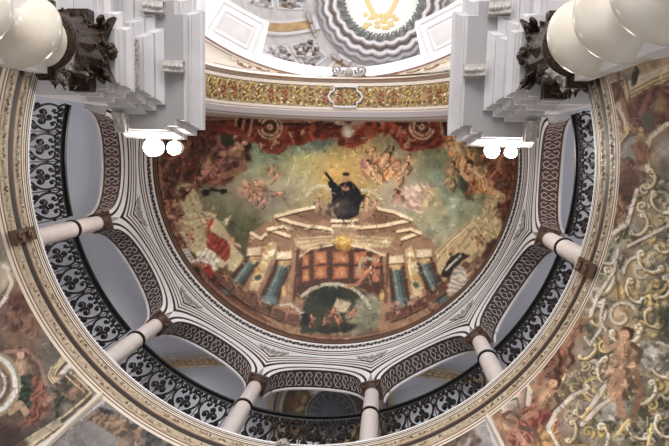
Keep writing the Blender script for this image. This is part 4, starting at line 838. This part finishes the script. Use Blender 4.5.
# --- twisted columns with dark carved capitals
def leaf_mb(a, r0, z0, h, out, wd):
    m = MB(); n = 7; rows = []
    for i in range(n+1):
        t = i/n; zz = z0+h*(t if t < .8 else .8+.1*sin((t-.8)/.2*pi)); rr = r0+out*t**2.2+(.05*out if t > .8 else 0); ww = wd*(1-.25*t)*(1 if t < .75 else 1-(t-.75)*2.6)*(1+.18*(i % 2))
        rows.append([(rr+dr, k*ww, zz) for k, dr in ((-1, -.02), (-.5, .02), (0, .045), (.5, .02), (1, -.02))])
    back = [[(x-.035, y, z-.01) for x, y, z in r] for r in rows]
    rows = rows+back[::-1]
    m.grid([[(x*cos(a)-y*sin(a), x*sin(a)+y*cos(a), z) for x, y, z in r] for r in rows]); return m
def capital_parts(root, z0, z1, r):
    """corinthian capital: bell, two rows of leaves, corner volutes, hollow sided abacus"""
    h = z1-z0; m = MB(); m.lathe([(r*1.06, z0-.1), (r*1.14, z0-.06), (r*1.14, z0), (r*.98, z0+.03), (r*.98, z0+h*.5), (r*1.2, z0+h*.8), (r*1.3, z0+h*.84)], n=28)
    cap = m.build('capital', BRONZE, root)
    for k in range(8): leaf_mb(2*pi*k/8, r*.98, z0+.02, h*.4, .15, .14).build('leaf', BRONZE, cap)
    for k in range(8): leaf_mb(2*pi*(k+.5)/8, r*1.0, z0+.06, h*.64, .16, .14).build('leaf', BRONZE, cap)
    for k in range(4):
        a = pi/4+pi/2*k; v = MB()
        pts = bez((r*1.0, z0+h*.4), (r*1.05, z0+h*.7), (r*1.3, z0+h*.9), (r*1.58, z0+h*.82), 8)+[(r*1.6+.02-.09*sin(q)*(1-q/7), z0+h*.74+.09*cos(q)*(1-q/7)) for q in np.linspace(0, 6, 12)]
        for dy in (-.06, .06): v.tube([(x*cos(a)-dy*sin(a), x*sin(a)+dy*cos(a), z) for x, z in pts], .04, 6)
        v.build('volute', BRONZE, cap)
        b = pi/2*k; v = MB(); c = (r*1.28*cos(b), r*1.28*sin(b), z1-.1); v.ball(c, (.1, .1, .1), 8, 5)
        for q in range(6): v.ball((c[0]-.1*sin(b)*cos(q), c[1]+.1*cos(b)*cos(q), c[2]+.1*sin(q)), .055, 6, 4)
        v.build('fleuron', BRONZE, cap)
        for dd in (-.3, .3):
            v = MB(); sp = spiral(r*1.22, z0+h*.72, .11, 1.5, -pi/2, 1 if dd > 0 else -1, 14); tt = b+dd
            v.tube([(r*1.22*cos(tt)-(x-r*1.22)*sin(tt), r*1.22*sin(tt)+(x-r*1.22)*cos(tt), z) for x, z in sp], .03, 5); v.build('helix', BRONZE, cap)
    poly = []
    for k in range(4):
        a0 = pi/4+pi/2*k
        for q in np.linspace(0, 1, 9):
            c0_, c1_ = (cos(a0), sin(a0)), (cos(a0+pi/2), sin(a0+pi/2)); R = r*2.02
            x = R*(c0_[0]*(1-q)+c1_[0]*q); y = R*(c0_[1]*(1-q)+c1_[1]*q); dep = .2*sin(pi*q)
            n_ = (cos(a0+pi/4), sin(a0+pi/4)); poly.append((x-n_[0]*dep, y-n_[1]*dep))
    m = MB(); q2 = [(x*.95, y*.95) for x, y in poly]; m.prism(q2, z1-.2, z1-.13, poly); m.prism(poly, z1-.13, z1); m.build('abacus', BRONZE, cap)
    return cap
for s, nm in ((-1, 'left'), (1, 'right')):
    cx, cy = s*(3.74+SH[s]), -2.02
    root = thing('twisted_column', 'cream marble twisted column with dark carved capital at the %s picture edge' % nm, 'column', (cx, cy, 0), 0, 'twisted columns')
    m = MB(); m.box((-.7, -.7, 0), (.7, .7, 1.4)); m.box((-.78, -.78, 1.4), (.78, .78, 1.6)); m.build('pedestal', WHITE, root)
    m = MB(); m.lathe([(.62, 1.6), (.64, 1.7), (.52, 1.8), (.56, 1.9), (.45, 2.0)], n=28); m.build('base', WHITE, root)
    m = MB(); rows = []
    for i in range(241):
        z = 1.95+i*(10.72-1.95)/240; ph = s*(2*pi*(z-10.6)/1.15)+(0 if s > 0 else pi); e = min(1, (10.72-z)/.16, (z-1.95)/.5); amp = .14*e
        r = .43-.02*(z-2)/8.5
        rows.append([(amp*cos(ph)+r*cos(2*pi*j/40), amp*sin(ph)+r*sin(2*pi*j/40), z) for j in range(40)])
    m.grid(rows, True); m.build('shaft', MARBLE, root, angle=80)
    capital_parts(root, 10.72, 11.82, .40)
    # pilaster behind the column
    pr = thing('pilaster', 'white %s pilaster with stepped dark capital behind the twisted column' % nm, 'pilaster', (s*(3.95+SH[s]), -1.97, 0), 0, 'pilasters')
    m = MB(); m.box((min(0, -s*.2), -.56, 0), (max(0, -s*.2), .46, 10.62)); m.build('shaft', WHITE, pr, smooth=False)
    m = MB()
    for z0, z1, e in ((10.62, 10.68, .05), (10.68, 10.76, .09), (10.76, 11.1, .0), (11.1, 11.35, .04), (11.35, 11.6, .1), (11.6, 11.82, .17)):
        m.box((min(0, -s*(.2+e)), -.56-e, z0), (max(0, -s*(.2+e)), .46+e, z1))
    cp = m.build('capital', BRONZE, pr, smooth=False)
    for k in range(2):
        for z0 in (10.8, 11.1):
            v = MB(); lm = leaf_mb(pi/2, .46, z0, .42, .14, .09); v.v = [(x-s*(.02+.15*k), y, z) for x, y, z in lm.v]; v.f = lm.f; v.m = lm.m; v.build('leaf', BRONZE, cp)

# --- stepped entablatures over the twisted columns
def plan(o, s, k=.8):
    y = k*o
    d = SH[s]
    P = [(-3.945, -6-y), (-3.61+o, -6-y), (-3.61+o, -2.68-y), (-3.4+o, -2.68-y), (-3.4+o, -2.42-y), (-3.22+o, -2.42-y), (-3.22+o, -1.52+y), (-3.4+o, -1.52+y), (-3.4+o, -1.4+y), (-3.61+o, -1.4+y), (-3.61+o, -1.32+y), (-3.945, -1.32+y)]
    return [(-s*(x-d), yy) for x, yy in (P if s < 0 else P[::-1])]
for s, nm in ((-1, 'left'), (1, 'right')):
    c = (s*(4.2+SH[s]), -2.0, 11.82); E = 3.22+SH[s]
    root = thing('entablature', 'white stepped entablature block jutting over the %s twisted column' % nm, 'entablature', c, 0, 'entablatures')
    def layers(name, L, mt):
        m = MB()
        for z0, z1, a, b in L: m.prism(plan(a, s), z0, z1, plan(b, s))
        return m.build(name, mt, root, smooth=False, off=c)
    layers('architrave', [(11.82, 11.98, 0, 0), (11.98, 12.16, .04, .04), (12.16, 12.22, .05, .12), (12.22, 12.3, .14, .14)], ENT)
    layers('frieze', [(12.3, 12.85, 0, 0)], ENT)
    layers('cornice', [(12.85, 12.92, .05, .05), (12.92, 13.02, .08, .16), (13.02, 13.12, .2, .2), (13.12, 13.2, .22, .3), (13.2, 13.3, .34, .34), (13.3, 13.34, .7, .72), (13.34, 13.56, .72, .72), (13.56, 13.6, .76, .76), (13.6, 13.78, .76, .88), (13.78, 13.96, .92, .92)], ENT)
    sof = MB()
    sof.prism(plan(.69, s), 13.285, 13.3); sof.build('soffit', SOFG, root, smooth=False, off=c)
    # carved frieze relief and scrolled brackets
    m = MB()
    for k in range(5):
        y = -2.32+.18*k
        for zz, r in ((12.45, .05), (12.62, .06), (12.74, .045)):
            m.ball((s*E, y+rnd.uniform(-.03, .03), zz), (.035, r, r), 6, 4)
        m.tube([(s*(E-.03), y+a, z) for a, z in spiral(0, 12.58, .1, 1.4, k, 1, 12)], .022, 5)
    m.build('frieze_relief', STUCCO, root, off=c)
    def bracket(x, y, dx, dy):
        b = MB(); L, Wd = .38, .13
        px, py = -dy, dx
        top = [(x+px*Wd, y+py*Wd), (x-px*Wd, y-py*Wd), (x-px*Wd+dx*L, y-py*Wd+dy*L), (x+px*Wd+dx*L, y+py*Wd+dy*L)]
        b.prism(top, 13.24, 13.3)
        prof = bez((0, 13.0), (.1, 12.98), (.2, 13.16), (L, 13.14), 8)
        rows = [[(x+dx*a+px*e, y+dy*a+py*e, z) for e in (-Wd*.8, 0, Wd*.8)] for a, z in prof]; b.grid(rows)
        for e in (-Wd*.8, Wd*.8):
            n_ = len(prof); b.add([(x+dx*a+px*e, y+dy*a+py*e, z) for a, z in prof]+[(x+dx*a+px*e, y+dy*a+py*e, 13.25) for a, z in prof], [(i, i+1, n_+i+1, n_+i) for i in range(n_-1)])
        for q in range(5): b.ball((x+dx*(.06+.07*q), y+dy*(.06+.07*q), 13.02+.03*q), (.05, .05, .05), 6, 4)
        b.tube([(x+dx*(.3+.05*cos(t)), y+dy*(.3+.05*cos(t)), 13.16+.05*sin(t)) for t in np.linspace(0, 6, 10)], .03, 5)
        b.build('bracket', STUCCO, root, off=c)
    bracket(s*(E-.36), -1.97, -s, 0); bracket(s*(E+.03), -3.08, -s, 0); bracket(s*(E+.55), -1.06, 0, 1); bracket(s*(E+.03), -4.6, -s, 0)

# --- floodlights on the cornices
def flood(x, y, z, lbl, r):
    root = thing('floodlight', lbl, 'lamp', (x, y, z), 0, 'floodlights on the cornices')
    m = MB(); m.lathe([(r*.7, .04), (r, .1), (r, .24), (r*.6, .3)], n=20); m.build('housing', HOUSING, root)
    m = MB(); m.ball((0, 0, .03), (r*.95, r*.95, .06), 16, 8); m.build('lens', LAMP, root)
    m = MB(); m.tube([(0, 0, .25), (0, -.14, .2), (0, -.3, .04)], .03, 6); m.build('mounting_arm', HOUSING, root)
for x, y, r, l in ((-3.47, -.40, .20, 'larger glowing floodlight on the left cornice, near the arcade'), (-3.0, -.40, .15, 'smaller glowing floodlight on the left cornice, nearer the arch'), (3.6, -.50, .155, 'larger glowing floodlight on the right cornice, nearer the arch'), (3.98, -.48, .12, 'smaller glowing floodlight on the right cornice, near the arcade')):
    flood(x, y, 13.965, l, r)
    p = bpy.data.lights.new('floodlight_glow', 'POINT'); p.energy = 45; p.shadow_soft_size = .12; p.color = (1, .94, .86)
    po = bpy.data.objects.new('floodlight_glow', p); COL.objects.link(po); po.location = (x, y+.12, 13.78)

# --- roundel painted on the gallery vault
cx, cy, cz = .27, 6.36, 16.34
root = thing('ceiling_roundel', 'dark painted roundel in gilt rings on the gallery ceiling at picture bottom', 'roundel', (cx, cy, cz))
def paint_roundel(f):
    f.c[:] = (92, 82, 72); f.mottle(10, .3)
    x0, y0 = proj(np.array([[cx, cy, cz]])); x0, y0 = x0[0], y0[0]
    for k in range(26):
        a = k*2.4; d = 31+11*(k % 2); f.blob(x0+d*cos(a), y0+d*sin(a), 5, 3, [(176, 146, 106), (126, 88, 64), (60, 54, 50), (200, 182, 158)][k % 4], k*40, .3)
        scroll(f, x0+38*cos(a+.3), y0+38*sin(a+.3), 4, 1, (150, 130, 104), 1.2, k)
    f.poly([(x0-20, y0-22), (x0-12, y0-26), (x0-8, y0-20), (x0-14, y0-18)], (206, 202, 200)); f.putto(x0+6, y0-38, 4, 0, (120, 84, 64), (70, 46, 36))
    f.blob(x0, y0, 25, 25, (74, 74, 76), 0, .05, 1, .2)
    for r, c in ((25, (160, 154, 148)), (21.5, (120, 116, 112))): f.line([(x0+r*cos(t), y0+r*sin(t)) for t in np.linspace(0, 6.3, 50)], 1.2, c)
    for k in range(16): a = k*pi/8; f.line([(x0+16*cos(a), y0+16*sin(a)), (x0+21*cos(a), y0+21*sin(a))], 1.2, (130, 128, 126))
    f.blob(x0, y0-6, 14, 10, (96, 100, 108), 0, .5, .8)
rr = np.linspace(.01, 1.28, 70); aa = np.linspace(0, 2*pi, 160)
PR = np.stack([cx+np.outer(rr, np.cos(aa)), cy+np.outer(rr, np.sin(aa)), np.full((70, 160), cz-.02)], -1)
o = painted_mesh('painted_disc', PR, paint_roundel, keep=lambda v: np.hypot(v[:, 0], v[:, 1]) > 5.6); o.parent = root; o.matrix_parent_inverse = Matrix.Translation((-cx, -cy, -cz))
for R, r, mt in ((1.32, .05, GOLDPALE), (1.62, .06, GOLDPALE), (1.48, .035, BROWN)):
    m = MB(); m.tube([q for q in [(R*cos(t), R*sin(t), -.03) for t in np.linspace(-pi/2, 1.5*pi, 180)] if math.hypot(cx+q[0], cy+q[1]) > 5.58], r, 6); m.build('gilt_ring' if mt is not BROWN else 'brown_ring', mt, root)

# --- ornaments on the drum and the arch
def cartouche(name, label, loc, k, dirv, cat='ornament', cols=(STUCCO, CAPBROWN)):
    """shell with side scrolls and leaves, facing dirv"""
    root = thing(name, label, cat, loc)
    q = Vector(dirv).to_track_quat('Y', 'Z').to_matrix()
    def T(m): m.v = [tuple(q@Vector((x*k, y*k, z*k))) for x, y, z in m.v]; return m
    m = MB()
    for j in range(7):
        a = rad(-75+25*j); m.tube([(.0, .1, 0), (.45*sin(a), .22, .45*cos(a)), (.75*sin(a), .12, .75*cos(a))], [.08, .14, .1], 6)
    T(m).build('shell', cols[0], root)
    for sg in (-1, 1):
        m = MB(); m.tube([(sg*(.3+x), .12, z) for x, z in spiral(.45, -.25, .4, 1.6, pi, -1, 18)], .1, 6); T(m).build('scroll', cols[0], root)
        m = MB(); m.ball((sg*.55, .1, .5), (.35, .14, .16), 8, 5); m.ball((sg*.85, .1, .2), (.3, .12, .14), 8, 5); T(m).build('leaf', cols[1], root)
    m = MB(); m.ball((0, .2, -.1), (.28, .2, .34), 10, 7); T(m).build('boss', cols[0], root)
    return root
cartouche('shell_ornament', 'small white shell ornament on the drum rim at the bottom', pol(-2.6, 4.95, 11.97), .12, pol(-2.2, -1, -.3)[:2]+(-.4,))
cartouche('arch_keystone', 'white carved keystone with dark leaves at the crown of the crossing ring', (.32, -2.6, 18.95), .44, (0, .5, -1))
for t, l in ((-76.3, 'brown gilded corbel on the drum below the left end column'), (74.3, 'brown gilded corbel on the drum below the right end column')):
    root = thing('gilded_corbel', l, 'corbel', pol(t, 4.97, 11.17), -rad(t), 'gilded corbels on the drum')
    m = MB(); pr = [(.02, 0), (-.03, .05), (-.06, .2), (-.03, .36), (-.06, .48), (-.08, .6), (.02, .64)]
    m.grid([[(x, y, z) for y, z in pr] for x in (-.12, -.06, .06, .12)]); m.add([(-.12, y, z) for y, z in pr], [tuple(range(7))]); m.add([(.12, y, z) for y, z in pr], [tuple(range(6, -1, -1))]); m.build('body', mat('corbel_brown', (104, 76, 56), .5, c2=(70, 50, 40), scale=10), root)
    for zz in (.2, .52):
        m = MB(); m.tube([(x, -.075-.02*zz, z) for x, z in spiral(0, zz*.85, .08, 1.5, 0, 1, 14)], .025, 5); m.build('scroll', BROWN, root)

# --- projecting cornice blocks of the crossing, with sunk panels
for s, nm in ((-1, 'left'), (1, 'right')):
    root = thing('cornice_block', 'white projecting cornice block with sunk panel on the %s of the crossing' % nm, 'cornice block', (s*3.6, -4.3, 19.3), 0, 'crossing cornice blocks')
    def rg(a, r): return (s*r*sin(rad(a))-s*3.6, -9.7+r*cos(rad(a))+4.3)
    a0, a1 = 19.6, 45
    m = MB(); outer = [rg(a, 7.2) for a in arcpts(a0, a1, 8)]; inner = [rg(a, 6.0) for a in arcpts(a0+1.2, a1, 8)]
    m.prism(outer+inner[::-1], -.02, .34); m.build('body', BRIGHT, root, smooth=False)
    m = MB()
    for k, (i0, i1, b0, b1) in enumerate(((7.1, 6.12, a0+1.8, a0+14), (6.95, 6.3, a0+3.4, a0+12.4))):
        pts = [rg(b0, i0), rg(b1, i0), rg(b1, i1), rg(b0, i1), rg(b0, i0)]
        for p, q_ in zip(pts, pts[1:]): m.tube([(*p, -.03), (*q_, -.03)], .045, 4)
    m.build('panel_moulding', BRIGHT, root)
    m = MB(); m.prism([rg(a, r) for a, r in ((a0+4, 6.85), (a0+12, 6.85), (a0+12, 6.4), (a0+4, 6.4))], -.03, -.01); m.build('sunk_panel', WHITE, root, smooth=False)

# --- cupola ribs, coffers and the oculus
OC = (RC[0]+.72, RC[1])
CUPG = mat('cupola_gilding', (206, 174, 124), .55, .1, c2=(150, 128, 104), scale=1.6, mix=.5, bump=1, bscale=3)
def dpt(phi, v, dr=0):
    r, z, ox = cdome(v); r -= dr; return (RC[0]+ox+r*sin(rad(phi)), RC[1]+r*cos(rad(phi)), z-dr*.7)
for phi, l in ((-69, 'gold panelled cupola rib farthest left behind the cornice block'), (-30, 'gold panelled cupola rib left of the keystone'), (33, 'gold panelled cupola rib right of the keystone'), (70, 'gold panelled cupola rib farthest right by the right entablature'), (-108, 'gold panelled cupola rib at the top picture edge, left'), (108, 'gold panelled cupola rib at the top picture edge, right')):
    base = dpt(phi, .1); root = thing('cupola_rib', l, 'rib', base, 0, 'cupola ribs')
    VVs = np.linspace(.1, .97, 16)
    def sw(w0, d0, d1, v0=.1, v1=.97):
        m = MB(); rows = []
        for v in np.linspace(v0, v1, 18):
            r = cdome(v)[0]; wa = math.degrees(w0/r)
            rows.append([dpt(phi-wa, v, d0), dpt(phi-wa, v, d1), dpt(phi+wa, v, d1), dpt(phi+wa, v, d0)])
        m.grid(rows); return m
    sw(.46, -.1, .25, .25, .93).build('rib_body', WHITE, root, off=base); sw(.27, .2, .29, .3, .88).build('gold_panel', CUPG, root, off=base)
    for sg in (-1, 1):
        m = MB(); c = np.array(dpt(phi+sg*5, .84, .4)); tn = np.array([cos(rad(phi)), -sin(rad(phi)), 0])
        m.tube([c+tn*x+np.array([0, 0, z]) for x, z in spiral(0, 0, .36, 1.6, 0, sg, 16)], .14, 6); m.build('volute', STUCCO, root, off=base)
m = MB(); m.mi = 0
for phi in (-90, -50, 1, 51, 90):
    for v0, v1 in ((.25, .52), (.58, .84)):
        rows = [[dpt(phi+a*(1-.15*v), v, .06) for a in np.linspace(-9.5, 9.5, 6)] for v in np.linspace(v0, v1, 6)]; m.mi = 0; m.grid(rows)
        m.mi = 1; e = rows[0]+[r[-1] for r in rows[1:]]+rows[-1][::-1][1:]+[r[0] for r in rows[::-1][1:]]; m.tube(e, .1, 5)
        m.mi = 2
        for _ in range(40):
            m.mi = rnd.choice((1, 2, 2, 3)); q = dpt(phi+rnd.uniform(-8, 8), rnd.uniform(v0, v1), .1); m.ball(q, (rnd.uniform(.08, .3), rnd.uniform(.08, .2), rnd.uniform(.1, .5)), 6, 4)
struct(m.build('trim_29', [SLATE, WHITE, STUCCO, BROWN]))
root = thing('oculus_frame', 'scalloped grey and white frame round the bright oculus of the cupola', 'frame', (OC[0], OC[1], 39.4))
def sca(R, amp, n, z, r, mt, name):
    m = MB(); m.tube([((R+amp*abs(cos(n*t/2)))*cos(t), (R+amp*abs(cos(n*t/2)))*sin(t), z) for t in np.linspace(0, 2*pi, 240)], r, 6); return m.build(name, mt, root)
sca(3.72, .16, 24, .1, .16, GREY, 'outer_scallop'); sca(3.3, .16, 24, -.1, .15, WHITE, 'white_scallop'); sca(2.95, .14, 24, -.2, .1, mat('carved_edge_brown', (120, 104, 96), .6), 'carved_edge'); sca(2.8, .12, 24, -.25, .13, WHITE, 'inner_scallop')
m = MB(); m.grid([[(r*cos(t), r*sin(t), z) for t in np.linspace(0, 2*pi, 80)] for r, z in ((4.1, .3), (3.5, .15), (2.9, .1), (2.3, .35))]); m.build('frame_body', GREY, root)
m = MB()
for k in range(28):
    a = 2*pi*k/28
    m.tube([((2.66-.42*abs(sin(t)))*cos(a+.11*t/1.57), (2.66-.42*abs(sin(t)))*sin(a+.11*t/1.57), 0) for t in np.linspace(-1.57, 1.57, 9)], .05, 5)
    m.tube([(2.2*cos(a), 2.2*sin(a), .1), (2.7*cos(a+.11), 2.7*sin(a+.11), .0)], .06, 5)
m.build('lattice_border', mat('lattice_grey', (120, 124, 120), .6), root)
root = thing('painted_medallion', 'bright medallion painted with golden shapes inside the oculus', 'fresco', (OC[0], OC[1], 39.9))
m = MB(); m.lathe([(2.6, 0), (2.6, .06)], n=48); m.build('ground', mat('medallion_ground', (250, 249, 246), .7, c2=(246, 243, 234), scale=.8), root)
m = MB()
for P in ([(-1.1, -.3), (-.75, .5), (-.35, 1.2)], [(1.1, -.3), (.75, .5), (.35, 1.2)], [(-1.5, -.5), (-1.1, -.3), (-.8, -.6)], [(1.5, -.5), (1.1, -.3), (.8, -.6)]):
    m.tube([(x, y, -.03) for x, y in P], .15, 6, flat=.3)
for q in range(26):
    m.ball((rnd.uniform(-1.0, 1.0), 1.35+rnd.uniform(-.35, .45), -.02), (rnd.uniform(.1, .26), rnd.uniform(.08, .18), .06), 7, 4)
m.build('golden_figure', mat('medallion_gold', (230, 208, 150), .5), root)
